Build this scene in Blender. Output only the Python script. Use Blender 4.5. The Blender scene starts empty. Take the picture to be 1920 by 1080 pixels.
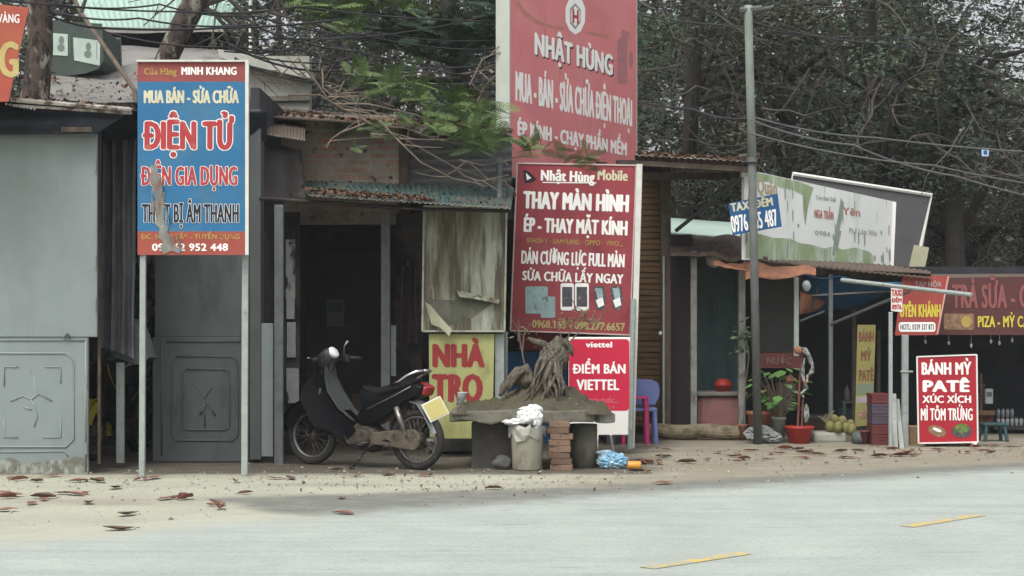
import bpy, bmesh, math, random
from mathutils import Vector, Matrix, noise
random.seed(7)
R = math.radians
sc = bpy.context.scene
COL = sc.collection

# ------------------------------------------------------------------ camera, sky, sun, exposure
F = 3200.0            # focal length in photo pixels (1920 wide)
CH = 1.45             # eye height
PITCH = math.atan(70 / F)
cd = bpy.data.cameras.new("camera"); cam = bpy.data.objects.new("camera", cd); COL.objects.link(cam)
cd.sensor_width = 36; cd.lens = F / 1920 * 36; cd.clip_end = 2000; cd.clip_start = .1
cam.location = (0, 0, CH); cam.rotation_euler = (R(90) + PITCH, 0, 0)
sc.camera = cam
W = bpy.data.worlds.new("World"); sc.world = W; W.use_nodes = True
wn, wl = W.node_tree.nodes, W.node_tree.links
bg = wn['Background']
sky = wn.new('ShaderNodeTexSky'); sky.sky_type = 'NISHITA'; sky.sun_disc = False
SUN_EL, SUN_AZ = 58, -25
sky.sun_elevation = R(SUN_EL); sky.sun_rotation = R(180 - SUN_AZ)
sky.dust_density = 6; sky.air_density = 1.2
hs = wn.new('ShaderNodeHueSaturation'); hs.inputs['Saturation'].default_value = .30; hs.inputs['Value'].default_value = 1.35
wl.new(sky.outputs[0], hs.inputs['Color']); wl.new(hs.outputs[0], bg.inputs[0])
bg.inputs[1].default_value = .15
sd = bpy.data.lights.new("sun", 'SUN'); sd.energy = .8; sd.angle = R(22); sd.color = (1, .98, .94)
so = bpy.data.objects.new("sun", sd); COL.objects.link(so)
so.rotation_euler = (R(90 - SUN_EL), 0, R(SUN_AZ)); so.location = (0, 0, 30)
sc.view_settings.view_transform = 'Standard'; sc.view_settings.look = 'None'
sc.view_settings.exposure = 0.12; sc.view_settings.gamma = 1

# ------------------------------------------------------------------ pixel -> place helpers
CR = Matrix.Rotation(R(90) + PITCH, 3, 'X')
EYE = Vector((0, 0, CH))
def ray(px, py): return CR @ Vector(((px - 960) / F, -(py - 540) / F, -1))
def P(px, py, Y):
    d = ray(px, py); return EYE + d * (Y / d.y)
def G(px, py, z=0.0):
    d = ray(px, py); return EYE + d * ((z - CH) / d.z)
def GY(py): return G(960, py).y

# ------------------------------------------------------------------ materials
def mix(nt, a, b, fac):
    n = nt.nodes.new('ShaderNodeMix'); n.data_type = 'RGBA'
    for s, v in ((n.inputs[6], a), (n.inputs[7], b)):
        if hasattr(v, 'is_linked') or hasattr(v, 'node'): nt.links.new(v, s)
        else: s.default_value = (*v, 1)
    if hasattr(fac, 'node'): nt.links.new(fac, n.inputs[0])
    else: n.inputs[0].default_value = fac
    return n.outputs[2]
def noi(nt, scale, stretch=(1, 1, 1), detail=6, coord='Object', off=0.0, rough=.6, rot=0.0):
    tc = nt.nodes.new('ShaderNodeTexCoord'); mp = nt.nodes.new('ShaderNodeMapping')
    mp.inputs['Scale'].default_value = stretch; mp.inputs['Rotation'].default_value = (0, 0, rot); mp.inputs['Location'].default_value = (off, off * .7, off * 1.3)
    n = nt.nodes.new('ShaderNodeTexNoise'); n.inputs['Scale'].default_value = scale; n.inputs['Detail'].default_value = detail
    n.inputs['Roughness'].default_value = rough
    nt.links.new(tc.outputs[coord], mp.inputs[0]); nt.links.new(mp.outputs[0], n.inputs[0])
    return n.outputs[0]
def ramp(nt, src, lo, hi, a=0, b=1):
    n = nt.nodes.new('ShaderNodeMapRange'); n.inputs[1].default_value = lo; n.inputs[2].default_value = hi
    n.inputs[3].default_value = a; n.inputs[4].default_value = b; n.clamp = True
    nt.links.new(src, n.inputs[0]); return n.outputs[0]
def M(name, col, rough=.75, var=.18, scale=5, layers=(), metal=0, bump=.0, bscale=40, bstretch=(1, 1, 1), spec=.3):
    """layers: (colour, low, high, scale, stretch) - patches of another colour where a noise is high (stains, dirt, wear)"""
    m = bpy.data.materials.new(name); m.use_nodes = True; nt = m.node_tree
    b = nt.nodes['Principled BSDF']
    dark = tuple(c * (1 - var) for c in col); lite = tuple(min(1, c * (1 + var)) for c in col)
    c = mix(nt, dark, lite, ramp(nt, noi(nt, scale), .3, .7))
    for i, (lc, lo, hi, ls, st) in enumerate(layers):
        c = mix(nt, c, lc, ramp(nt, noi(nt, ls, st, off=3.1 * (i + 1)), lo, hi))
    nt.links.new(c, b.inputs['Base Color'])
    b.inputs['Roughness'].default_value = rough; b.inputs['Metallic'].default_value = metal
    b.inputs['Specular IOR Level'].default_value = spec
    if bump:
        bn = nt.nodes.new('ShaderNodeBump'); bn.inputs['Strength'].default_value = bump; bn.inputs['Distance'].default_value = .02
        nt.links.new(noi(nt, bscale, bstretch, off=9), bn.inputs['Height']); nt.links.new(bn.outputs[0], b.inputs['Normal'])
    return m
def ML(name, cols, rough=.8):
    """leaf material: colour differs from leaf to leaf"""
    m = bpy.data.materials.new(name); m.use_nodes = True; nt = m.node_tree; b = nt.nodes['Principled BSDF']
    g = nt.nodes.new('ShaderNodeNewGeometry'); r = nt.nodes.new('ShaderNodeValToRGB'); cr = r.color_ramp
    while len(cr.elements) < len(cols): cr.elements.new(.5)
    for i, c in enumerate(cols):
        cr.elements[i].position = i / (len(cols) - 1); cr.elements[i].color = (*c, 1)
    nt.links.new(g.outputs['Random Per Island'], r.inputs[0]); nt.links.new(r.outputs[0], b.inputs['Base Color'])
    b.inputs['Roughness'].default_value = rough; b.inputs['Specular IOR Level'].default_value = .08
    return m
Z1 = (1, 1, 1)
DIRT = (.10, .085, .06)
m_white = M('worn_white_paint', (.62, .63, .58), .6, .08, 9, [((.35, .33, .26), .55, .8, 7, (1, 1, .3))])
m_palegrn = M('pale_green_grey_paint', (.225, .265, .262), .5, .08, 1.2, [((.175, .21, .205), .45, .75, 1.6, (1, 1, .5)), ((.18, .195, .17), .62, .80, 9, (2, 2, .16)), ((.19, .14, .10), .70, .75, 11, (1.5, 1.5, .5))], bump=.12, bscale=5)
m_doordark = M('shaded_grey_green_paint', (.085, .096, .098), .6, .12, 3, [((.035, .038, .036), .5, .8, 4, (1, 1, .3))])  # outer leaf's paint darkened, the shade further back put into its colour
m_postpale = M('pale_grey_post_paint', (.33, .37, .35), .5, .12, 14, [((.16, .12, .09), .62, .75, 20, (1, 1, .4))], metal=.2)
m_postdk = M('dull_grey_post_metal', (.13, .145, .145), .5, .2, 10, [((.14, .09, .06), .58, .75, 15, (1, 1, .4))], metal=.3)
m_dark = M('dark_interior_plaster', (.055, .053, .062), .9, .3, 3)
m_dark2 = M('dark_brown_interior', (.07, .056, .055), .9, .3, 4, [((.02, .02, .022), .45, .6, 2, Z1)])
m_bluegreydk = M('dark_blue_grey_wall_and_shade', (.017, .020, .024), .85, .3, 5, [((.055, .055, .05), .62, .75, 9, Z1)], bump=.3, bscale=8, spec=.03)  # near-black colour carries the shadow under the left eave
m_curtain = M('grey_curtain_cloth', (.085, .088, .095), .9, .2, 6, [((.05, .05, .055), .5, .7, 6, (3, 3, .3))])
m_cement = M('grey_cement_roof', (.20, .195, .18), .9, .15, 1.5, [((.11, .105, .09), .5, .72, 3, (1, 1, .6)), ((.07, .065, .055), .62, .8, 12, Z1)], bump=.2, bscale=10)
m_conc = M('pale_concrete', (.31, .32, .275), .85, .1, 3, [((.18, .18, .14), .52, .75, 3, (1, 1, .4)), ((.09, .085, .065), .68, .8, 9, (1, 1, .4))], bump=.15)
m_concdk = M('mossy_concrete', (.15, .145, .115), .9, .2, 5, [((.07, .072, .045), .5, .7, 6, Z1), ((.05, .045, .035), .62, .8, 14, Z1)], bump=.4, bscale=20)
m_mint = M('pale_mint_roof_sheet', (.42, .55, .49), .45, .06, 3, [((.25, .33, .29), .6, .8, 2, (1, 1, .3))])
m_rust = M('rusty_brown_roof_sheet', (.11, .085, .07), .85, .25, 5, [((.19, .12, .085), .5, .7, 6, Z1), ((.05, .045, .04), .6, .8, 10, Z1)], bump=.1)
m_greenroof = M('green_roof_sheet', (.05, .095, .09), .55, .2, 4, [((.10, .10, .085), .5, .65, 3, Z1), ((.06, .045, .03), .6, .75, 11, Z1)])
m_tin2 = M('grey_corrugated_sheet', (.17, .17, .18), .6, .2, 4)
m_tin = M('dull_tin_sheet', (.034, .031, .029), .55, .25, 4, [((.10, .07, .05), .55, .75, 4, Z1)], metal=.25)
m_tinedge = M('bare_sheet_edge', (.42, .40, .36), .6, .2, 20, [((.10, .07, .05), .48, .6, 9, Z1)])
m_plank = M('greyed_pale_plank', (.30, .32, .30), .8, .15, 8)
m_timber = M('weathered_timber', (.10, .08, .06), .9, .3, 8, [((.05, .04, .035), .5, .7, 9, (1, 1, .2))], bump=.3)
m_peel = M('peeling_white_paint', (.42, .42, .40), .8, .15, 8, [((.06, .05, .045), .56, .62, 6, (1, 1, .5))])
m_shutter = M('ochre_wooden_shutter', (.13, .082, .035), .75, .2, 6, [((.06, .04, .022), .5, .75, 4, (.4, .4, 3))])
m_greendoor = M('dark_green_door_paint', (.04, .085, .082), .6, .15, 5, [((.015, .025, .025), .5, .7, 8, (1, 1, .1))])
m_bark = M('brown_tree_bark', (.075, .058, .048), .95, .3, 8, [((.26, .25, .21), .55, .63, 7, (1, 1, .6)), ((.03, .022, .02), .52, .60, 14, (1, 1, .5)), ((.03, .026, .024), .55, .75, 6, (1, 1, .3))], bump=.8, bscale=18, bstretch=(1, 1, .3))
m_barkdk = M('dark_tree_bark', (.035, .031, .028), .95, .3, 8, [((.08, .075, .065), .62, .72, 8, Z1)], bump=.5, bscale=18)
m_twig = M('pale_bare_twig', (.17, .14, .11), .9, .3, 10)
m_twigdk = M('grey_brown_twig', (.075, .066, .058), .9, .3, 10)
m_cable = M('black_cable_sheath', (.035, .035, .04), .6, .1)
m_cablegr = M('grey_cable_sheath', (.12, .12, .125), .6, .1)
m_pole = M('grey_green_pole_concrete', (.25, .29, .255), .7, .1, 6, [((.15, .17, .15), .55, .75, 5, (1, 1, .2))], bump=.1)
m_poledk = M('weathered_pole_foot', (.11, .12, .115), .75, .2, 8, [((.15, .12, .10), .6, .75, 8, Z1)])
m_black = M('black_plastic', (.012, .012, .014), .35, .1, spec=.5)
m_gloss = M('black_gloss_paint', (.004, .0045, .006), .35, .1, spec=.14)
m_rubber = M('dusty_tyre_rubber', (.028, .027, .026), .85, .2, 10, [((.09, .08, .065), .58, .75, 9, Z1)])
m_seat = M('black_seat_vinyl', (.009, .009, .011), .55, .1, spec=.2)
m_engine = M('dusty_engine_metal', (.085, .07, .055), .65, .3, 15, [((.03, .026, .022), .5, .65, 18, Z1)], metal=.4, bump=.2)
m_chain = M('grimy_chain_cover', (.12, .10, .075), .6, .25, 14, [((.04, .035, .03), .55, .7, 12, Z1)], metal=.3)
m_rim = M('dull_steel_rim', (.24, .23, .22), .4, .2, 12, [((.08, .065, .05), .52, .65, 15, Z1)], metal=.7)
m_chrome = M('chrome_tube', (.8, .8, .8), .15, .03, metal=1)
m_shield = M('grey_inner_plastic', (.055, .06, .062), .5, .08)
m_dial = M('dial_glass_sky_reflection', (.75, .78, .78), .15, .04)  # pale base colour stands for the sky reflected in the dial
m_redlens = M('red_lens_plastic', (.30, .02, .025), .25, .08, spec=.5)
m_plate = M('yellow_plate_enamel', (.52, .46, .18), .4, .06)
m_ylwpl = M('yellow_plastic', (.45, .37, .03), .4, .08)
m_brown2 = M('dark_rough_brick', (.13, .085, .06), .95, .3, 9, [((.22, .19, .15), .55, .7, 9, Z1)], bump=.4)
m_brown = M('brown_rough_brick', (.19, .125, .088), .9, .25, 10, [((.33, .27, .21), .55, .7, 9, Z1), ((.08, .055, .04), .58, .75, 14, Z1)], bump=.4)
m_bucket = M('grubby_pale_bucket_plastic', (.34, .33, .26), .6, .1, 6, [((.18, .165, .115), .52, .72, 6, (1, 1, .5))])
m_bag = M('crumpled_white_plastic', (.66, .68, .68), .35, .08, spec=.4, bump=.9, bscale=22)
m_baggr = M('dirty_grey_plastic_film', (.33, .33, .29), .4, .2, 9)
m_bagbl = M('light_blue_plastic_film', (.25, .50, .68), .3, .15, 9, bump=.8, bscale=24, layers= [((.65, .78, .82), .52, .62, 8, Z1), ((.12, .10, .2), .68, .74, 8, Z1)], spec=.5)
m_can = M('orange_tin', (.65, .30, .05), .4, .1)
m_soil = M('dry_mossy_soil', (.072, .062, .045), .95, .3, 9, [((.07, .075, .035), .5, .65, 7, Z1), ((.20, .17, .12), .64, .75, 20, Z1)], bump=.6, bscale=30)
m_root = M('grey_brown_root_bark', (.125, .11, .085), .95, .4, 16, [((.055, .045, .035), .48, .62, 26, (1, 1, .22)), ((.25, .23, .19), .60, .70, 30, (1, 1, .25))], bump=1.0, bscale=40, bstretch=(1, 1, .2))
m_stone = M('dark_grey_stone', (.10, .10, .095), .9, .25, 8, bump=.5, bscale=15)
m_bluepl = M('blue_violet_plastic', (.15, .185, .40), .5, .08)
m_magpl = M('magenta_plastic', (.42, .04, .14), .4, .08)
m_pink = M('dull_pink_paint', (.27, .125, .115), .6, .15, 5, [((.14, .075, .065), .52, .75, 4, Z1)])
m_redbasin = M('red_plastic_basin', (.38, .04, .03), .4, .1)
m_terra = M('terracotta_clay', (.30, .12, .075), .8, .2, 8, [((.33, .30, .26), .58, .72, 6, Z1)])
m_log = M('pale_log_bark', (.22, .19, .125), .9, .2, 6, [((.10, .085, .055), .5, .68, 7, Z1), ((.09, .10, .05), .6, .75, 4, Z1)], bump=.5)
m_coco = M('green_coconut_husk', (.14, .155, .05), .55, .25, 6, [((.28, .20, .08), .55, .7, 6, Z1)])
m_crate = M('dull_red_crate_plastic', (.13, .035, .036), .6, .2, 5)
m_crateb = M('dull_violet_crate_plastic', (.085, .065, .09), .6, .2, 5)
m_card = M('brown_cardboard', (.36, .25, .14), .85, .1)
m_orange = M('orange_tarpaulin', (.27, .12, .07), .7, .25, 6, [((.14, .075, .05), .5, .7, 7, Z1)])
m_bluetarp = M('blue_tarpaulin', (.04, .17, .38), .5, .15, 4)
m_glassjar = M('pale_jar', (.40, .44, .45), .25, .1)
m_cloth = M('white_floral_cloth', (.27, .29, .265), .85, .2, 9, [((.35, .08, .06), .54, .60, 22, Z1), ((.08, .14, .11), .50, .58, 26, Z1)])
m_coat = M('dark_green_grey_raincoat', (.085, .10, .10), .5, .2, 6)
# sign paints
m_sred = M('faded_pink_red_vinyl', (.62, .20, .21), .5, .08, 1.5, [((.64, .30, .28), .50, .8, .8, Z1), ((.42, .12, .12), .60, .8, 3, (1, 1, .3))], bump=.06, bscale=3)
m_scrim = M('crimson_vinyl', (.29, .05, .06), .42, .12, 2, [((.17, .028, .042), .55, .8, 4, Z1), ((.30, .085, .095), .58, .8, 1.3, (1, 1, .5))], bump=.08, bscale=3)
m_sred2 = M('bright_red_vinyl', (.52, .018, .055), .45, .05, 2)
m_sredbr = M('brick_red_vinyl', (.32, .06, .05), .55, .1, 3, [((.30, .10, .07), .55, .75, 6, Z1)])
m_sblue = M('blue_vinyl', (.026, .15, .31), .45, .12, 2.5, [((.075, .18, .245), .48, .74, 1.6, Z1)], bump=.08, bscale=3)
m_sblue2 = M('deep_blue_enamel', (.018, .10, .25), .5, .08, 4)
m_syel = M('faded_yellow_vinyl', (.40, .41, .17), .6, .1, 4, [((.24, .22, .08), .52, .72, 3, (1, 1, .5)), ((.42, .45, .20), .56, .75, 2, Z1)])
m_swh = M('white_vinyl', (.74, .74, .70), .5, .04)
m_slet = M('white_lettering', (.88, .88, .85), .5, .04)
m_scream = M('cream_lettering', (.62, .60, .42), .5, .12, 9)
m_sgold = M('dull_gold_lettering', (.42, .31, .085), .5, .12, 14, [((.25, .06, .05), .56, .66, 16, Z1)])
m_sylt = M('yellow_lettering', (.62, .54, .06), .5, .08)
m_srlt = M('red_lettering', (.40, .045, .05), .5, .1, 8, [((.45, .16, .12), .58, .75, 9, Z1)])
m_srltdk = M('dark_red_lettering', (.30, .035, .035), .55, .1, 8, [((.30, .25, .09), .66, .74, 12, Z1)])
m_sblk = M('black_lettering', (.02, .02, .032), .5, .1)
m_sgrey = M('faded_grey_print', (.36, .31, .32), .6, .15, 8)
m_steal = M('pale_teal_print', (.30, .42, .42), .5, .15, 10, [((.12, .18, .2), .55, .65, 16, Z1)])
m_sdkpr = M('dark_screen_print', (.08, .075, .085), .4, .3, 20, [((.3, .28, .3), .6, .66, 30, Z1)])
m_sbrown = M('dark_brown_sign_vinyl', (.095, .035, .033), .55, .12, 4)
m_pinklt = M('faded_pink_lettering', (.26, .085, .08), .5, .1)
m_mossbd = M('mossy_white_board', (.42, .45, .37), .75, .10, 3, [((.27, .29, .20), .45, .7, 2, (1, 1, .5)), ((.19, .175, .12), .38, .56, 2.2, (2.0, 2.0, .5)), ((.10, .085, .06), .46, .60, 5, (2.4, 2.4, .22)), ((.34, .35, .26), .60, .70, 7, (2, 2, .25))], bump=.1)
m_mossin = M('grey_green_backing', (.11, .12, .085), .8, .2, 4, [((.08, .085, .06), .5, .7, 5, Z1)])
m_sgreen = M('faded_white_green_vinyl', (.86, .90, .87), .5, .04, 2, [((.50, .62, .50), .54, .75, 1.5, (1, 1, .5)), ((.30, .36, .28), .64, .72, 4.5, (3, 3, .35))])
m_sgrass = M('faded_green_print', (.33, .43, .24), .55, .15, 3, [((.62, .70, .62), .46, .66, 2.2, (1.5, 1.5, .5)), ((.22, .30, .15), .56, .7, 5, (2, 2, .4))])
m_sbackgr = M('dull_grey_sheet_back', (.105, .105, .11), .7, .1, 2, [((.075, .075, .075), .5, .75, 2, Z1)])
m_cream = M('cream_board', (.40, .40, .28), .7, .12, 5)
m_sfood = M('food_print', (.25, .15, .09), .5, .4, 14, [((.42, .34, .26), .56, .68, 16, Z1)])
m_sfoodg = M('green_food_print', (.10, .18, .05), .5, .4, 20, [((.45, .2, .1), .58, .66, 24, Z1)])
m_tear = M('torn_bare_backing', (.23, .225, .205), .85, .2, 6, [((.17, .115, .085), .50, .66, 8, (1, 1, .5)), ((.09, .19, .28), .56, .62, 9, (1, 1, .6)), ((.36, .36, .33), .60, .66, 12, Z1)])
# leaves
l_dark = ML('dark_grey_green_leaves', [(.042, .058, .048), (.064, .085, .068), (.05, .07, .056), (.085, .105, .085), (.066, .074, .06)])
l_brown = ML('brown_green_leaves', [(.058, .062, .046), (.082, .085, .062), (.046, .06, .046), (.10, .092, .07), (.066, .082, .062)])
l_mid = ML('mid_green_leaves', [(.045, .075, .045), (.075, .11, .065), (.055, .085, .055), (.11, .14, .09)])
l_olive = ML('dusty_olive_leaves', [(.075, .08, .052), (.11, .11, .075), (.06, .068, .048), (.13, .115, .082)])
l_fern = ML('fresh_feathery_leaflets', [(.11, .17, .06), (.15, .22, .08), (.08, .13, .055), (.20, .26, .11)])
l_ferndk = ML('shaded_feathery_leaflets', [(.04, .07, .048), (.06, .095, .065), (.035, .058, .042), (.075, .105, .06)])  # darker copy of the fern colours, shade put into the leaf colour
l_dry = ML('dry_brown_leaves', [(.12, .06, .042), (.08, .045, .035), (.17, .11, .07), (.06, .04, .033), (.20, .14, .09), (.15, .065, .05)])
l_pot = ML('pot_plant_leaves', [(.06, .15, .035), (.10, .22, .06), (.05, .11, .03), (.22, .28, .12)])

# ------------------------------------------------------------------ mesh helper
ROOTM = {}
class MB:
    def __init__(s): s.v = []; s.f = []; s.m = []; s.marks = []
    def add(s, vs, fs, m=0):
        o = len(s.v); s.v += [tuple(v) for v in vs]
        for f in fs: s.f.append([i + o for i in f]); s.m.append(m)
        return s
    def quad(s, a, b, c, d, m=0): return s.add((a, b, c, d), ((0, 1, 2, 3),), m)
    def hexa(s, q0, q1, m=0):
        """two matching quads joined into a solid"""
        return s.add(list(q0) + list(q1), ((0, 1, 2, 3), (7, 6, 5, 4), (0, 4, 5, 1), (1, 5, 6, 2), (2, 6, 7, 3), (3, 7, 4, 0)), m)
    def box(s, lo, hi, m=0):
        (x0, y0, z0), (x1, y1, z1) = lo, hi
        return s.hexa(((x0, y0, z0), (x1, y0, z0), (x1, y0, z1), (x0, y0, z1)), ((x0, y1, z0), (x1, y1, z0), (x1, y1, z1), (x0, y1, z1)), m)
    def slab(s, a, b, c, d, t, m=0, up=None):
        """a quad given thickness t (metres) away from its face normal"""
        a, b, c, d = map(Vector, (a, b, c, d)); n = (b - a).cross(d - a).normalized() * t
        return s.hexa((a, b, c, d), (a - n, b - n, c - n, d - n), m)
    def pbox(s, x0, y0, x1, y1, Y, dep, m=0):
        """a box whose front spans these photo pixels at distance Y and runs dep metres back"""
        q = [P(x0, y1, Y), P(x1, y1, Y), P(x1, y0, Y), P(x0, y0, Y)]
        return s.hexa(q, [v + Vector((0, dep, 0)) for v in q], m)
    def tube(s, pts, rad, n=8, m=0, cap=True):
        pts = [Vector(p) for p in pts]
        if not hasattr(rad, '__len__'): rad = [rad] * len(pts)
        o = len(s.v); ref = None
        for i, p in enumerate(pts):
            d = (pts[min(i + 1, len(pts) - 1)] - pts[max(i - 1, 0)]).normalized()
            if ref is None: ref = d.orthogonal().normalized()
            ref = (ref - d * ref.dot(d)); ref = ref.normalized() if ref.length > 1e-6 else d.orthogonal().normalized()
            u = ref; w = d.cross(u)
            for k in range(n):
                a = 2 * math.pi * k / n; s.v.append(tuple(p + (u * math.cos(a) + w * math.sin(a)) * rad[i]))
        for i in range(len(pts) - 1):
            for k in range(n):
                k2 = (k + 1) % n
                s.f.append([o + i * n + k, o + i * n + k2, o + (i + 1) * n + k2, o + (i + 1) * n + k]); s.m.append(m)
        if cap:
            s.f.append([o + k for k in range(n)][::-1]); s.m.append(m)
            s.f.append([o + (len(pts) - 1) * n + k for k in range(n)]); s.m.append(m)
        return s
    def lathe(s, c, prof, n=20, m=0, axis='Z'):
        """profile of (radius, height) turned about an axis through c"""
        c = Vector(c); o = len(s.v)
        for r, h in prof:
            for k in range(n):
                a = 2 * math.pi * k / n; x, y = r * math.cos(a), r * math.sin(a)
                v = Vector((x, y, h)) if axis == 'Z' else (Vector((x, h, y)) if axis == 'Y' else Vector((h, x, y)))
                s.v.append(tuple(c + v))
        for i in range(len(prof) - 1):
            for k in range(n):
                k2 = (k + 1) % n
                s.f.append([o + i * n + k, o + i * n + k2, o + (i + 1) * n + k2, o + (i + 1) * n + k]); s.m.append(m)
        return s
    def torus(s, c, Rr, r, n=36, k=10, m=0, flat=1.0):
        """a ring standing in the local XZ plane"""
        c = Vector(c)
        vs = []; fs = []
        for i in range(n):
            a = 2 * math.pi * i / n
            for j in range(k):
                b = 2 * math.pi * j / k; q = Rr + r * math.cos(b)
                vs.append(c + Vector((q * math.cos(a), r * flat * math.sin(b), q * math.sin(a))))
        for i in range(n):
            for j in range(k):
                fs.append((i * k + j, ((i + 1) % n) * k + j, ((i + 1) % n) * k + (j + 1) % k, i * k + (j + 1) % k))
        return s.add(vs, fs, m)
    def prism(s, poly, y0, y1, m=0, inset=0.0):
        """side-view outline (x, z) given width from y0 to y1; inset narrows a middle-fat body"""
        n = len(poly); cx = sum(p[0] for p in poly) / n; cz = sum(p[1] for p in poly) / n
        def ring(y, k): return [(cx + (x - cx) * k, y, cz + (z - cz) * k) for x, z in poly]
        k = 1 - inset; ym = (y0 + y1) / 2; hw = (y1 - y0) / 2
        rings = [ring(y0, k), ring(ym - hw * .55, 1), ring(ym + hw * .55, 1), ring(y1, k)] if inset else [ring(y0, 1), ring(y1, 1)]
        vs = [v for r in rings for v in r]; fs = [list(range(n)), [(len(rings) - 1) * n + i for i in range(n)][::-1]]
        for q in range(len(rings) - 1):
            for i in range(n): fs.append((q * n + i, (q + 1) * n + i, (q + 1) * n + (i + 1) % n, q * n + (i + 1) % n))
        return s.add(vs, fs, m)
    def blob(s, c, rad, seed=0, amp=.2, fr=2.0, nu=20, nv=12, m=0, sharp=False):
        c = Vector(c); vs = []; fs = []
        for j in range(nv + 1):
            t = math.pi * j / nv
            for i in range(nu):
                a = 2 * math.pi * i / nu
                d = Vector((math.sin(t) * math.cos(a), math.sin(t) * math.sin(a), math.cos(t)))
                q = noise.noise(d * fr + Vector((seed * 7.3, seed * 3.1, seed))) + .5 * noise.noise(d * fr * 2.3 + Vector((seed, 0, seed * 5)))
                if sharp: q = min(abs(q) * 2.2, .9) - .45 + .5 * min(abs(noise.noise(d * fr * 3.1 + Vector((seed, 2, 1)))) * 2, .6)
                k = 1 + amp * q
                vs.append(c + Vector((d.x * rad[0], d.y * rad[1], d.z * rad[2])) * k)
        for j in range(nv):
            for i in range(nu):
                i2 = (i + 1) % nu; fs.append((j * nu + i, (j + 1) * nu + i, (j + 1) * nu + i2, j * nu + i2))
        return s.add(vs, fs, m)
    def sheet(s, a, b, c, d, waves=0, amp=.02, t=.004, nu=None, nv=1, m=0, wob=0.0, seed=0, medge=None):
        """roofing or cloth sheet between corners a b c d (a-b is the wavy edge), with thickness"""
        a, b, c, d = map(Vector, (a, b, c, d)); nu = nu or max(2, int(waves * 6)); nrm = (b - a).cross(d - a).normalized()
        if nrm.z < 0 and abs(nrm.z) > .2: nrm = -nrm
        top = []
        for j in range(nv + 1):
            v = j / nv
            for i in range(nu + 1):
                u = i / nu; p = (a.lerp(b, u)).lerp(d.lerp(c, u), v)
                h = amp * math.sin(2 * math.pi * waves * u) if waves else 0
                if wob: h += wob * noise.noise(Vector((u * 4 + seed, v * 3, seed * 2.7)))
                top.append(p + nrm * h)
        n1 = nu + 1; L = len(top); vs = top + [p - nrm * t for p in top]; fs = []
        for j in range(nv):
            for i in range(nu):
                q = (j * n1 + i, j * n1 + i + 1, (j + 1) * n1 + i + 1, (j + 1) * n1 + i); fs.append(q); fs.append(tuple(x + L for x in q[::-1]))
        s.add(vs, fs, m)
        o = len(s.v) - len(vs); em = m if medge is None else medge
        for i in range(nu):
            for j in (0, nv):
                s.f.append([o + j * n1 + i, o + j * n1 + i + 1, o + L + j * n1 + i + 1, o + L + j * n1 + i]); s.m.append(em)
        for j in range(nv):
            for i in (0, nu):
                s.f.append([o + j * n1 + i, o + (j + 1) * n1 + i, o + L + (j + 1) * n1 + i, o + L + j * n1 + i]); s.m.append(em)
        return s
    def mesh(s, name, mats, inv=None, smooth=False):
        me = bpy.data.meshes.new(name)
        vs = [inv @ Vector(v) for v in s.v] if inv is not None else s.v
        me.from_pydata([tuple(v) for v in vs], [], s.f)
        mats = mats if isinstance(mats, (list, tuple)) else [mats]
        for m in mats: me.materials.append(m)
        me.polygons.foreach_set('material_index', s.m)
        if smooth: me.polygons.foreach_set('use_smooth', [True] * len(s.f))
        me.update(); return me
    def bounds(s):
        lo = [min(v[i] for v in s.v) for i in range(3)]; hi = [max(v[i] for v in s.v) for i in range(3)]; return lo, hi
    def part(s, name, mats, parent, smooth=False, bevel=0, label=None, local=False, kind=None):
        if len(s.marks) > 1 and name in ('lettering', 'number'):      # one part per line of writing
            ends = s.marks[1:] + [(len(s.v), len(s.f))]; mk, s.marks = s.marks, []
            for (v0, f0), (v1, f1) in zip(mk, ends):
                if f0 == mk[0][1]: v0, f0 = 0, 0
                q = MB(); q.v = s.v[v0:v1]; q.f = [[i - v0 for i in f] for f in s.f[f0:f1]]; q.m = s.m[f0:f1]; o = q.part(name, mats, parent)
            return o
        inv = None if local else ROOTM[parent.name].inverted()
        o = bpy.data.objects.new(name, s.mesh(name, mats, inv, smooth)); COL.objects.link(o); o.parent = parent
        ROOTM[o.name] = ROOTM[parent.name]
        finish(o, smooth, bevel)
        if label: o['label'] = label
        if kind: o['kind'] = kind
        return o
    def solo(s, name, mats, label=None, cat=None, group=None, kind=None, smooth=False, bevel=0):
        lo, hi = s.bounds(); base = Vector(((lo[0] + hi[0]) / 2, (lo[1] + hi[1]) / 2, lo[2]))
        if kind == 'structure': base = Vector((0, 0, 0))
        o = bpy.data.objects.new(name, s.mesh(name, mats, Matrix.Translation(-base), smooth)); COL.objects.link(o); o.location = base
        ROOTM[o.name] = Matrix.Translation(base)
        finish(o, smooth, bevel); tag(o, label, cat, group, kind); return o
def finish(o, smooth, bevel):
    if bevel:
        b = o.modifiers.new('bevel', 'BEVEL'); b.width = bevel; b.segments = 2; b.limit_method = 'ANGLE'; b.angle_limit = R(40)
def tag(o, label=None, cat=None, group=None, kind=None):
    for k, v in (('label', label), ('category', cat), ('group', group), ('kind', kind)):
        if v: o[k] = v
    return o
def thing(name, label, cat, loc, rz=0.0, group=None):
    o = bpy.data.objects.new(name, None); COL.objects.link(o); o.location = loc; o.rotation_euler = (0, 0, rz); o.empty_display_size = .2
    ROOTM[o.name] = Matrix.Translation(Vector(loc)) @ Matrix.Rotation(rz, 4, 'Z')
    return tag(o, label, cat, group)

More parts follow.
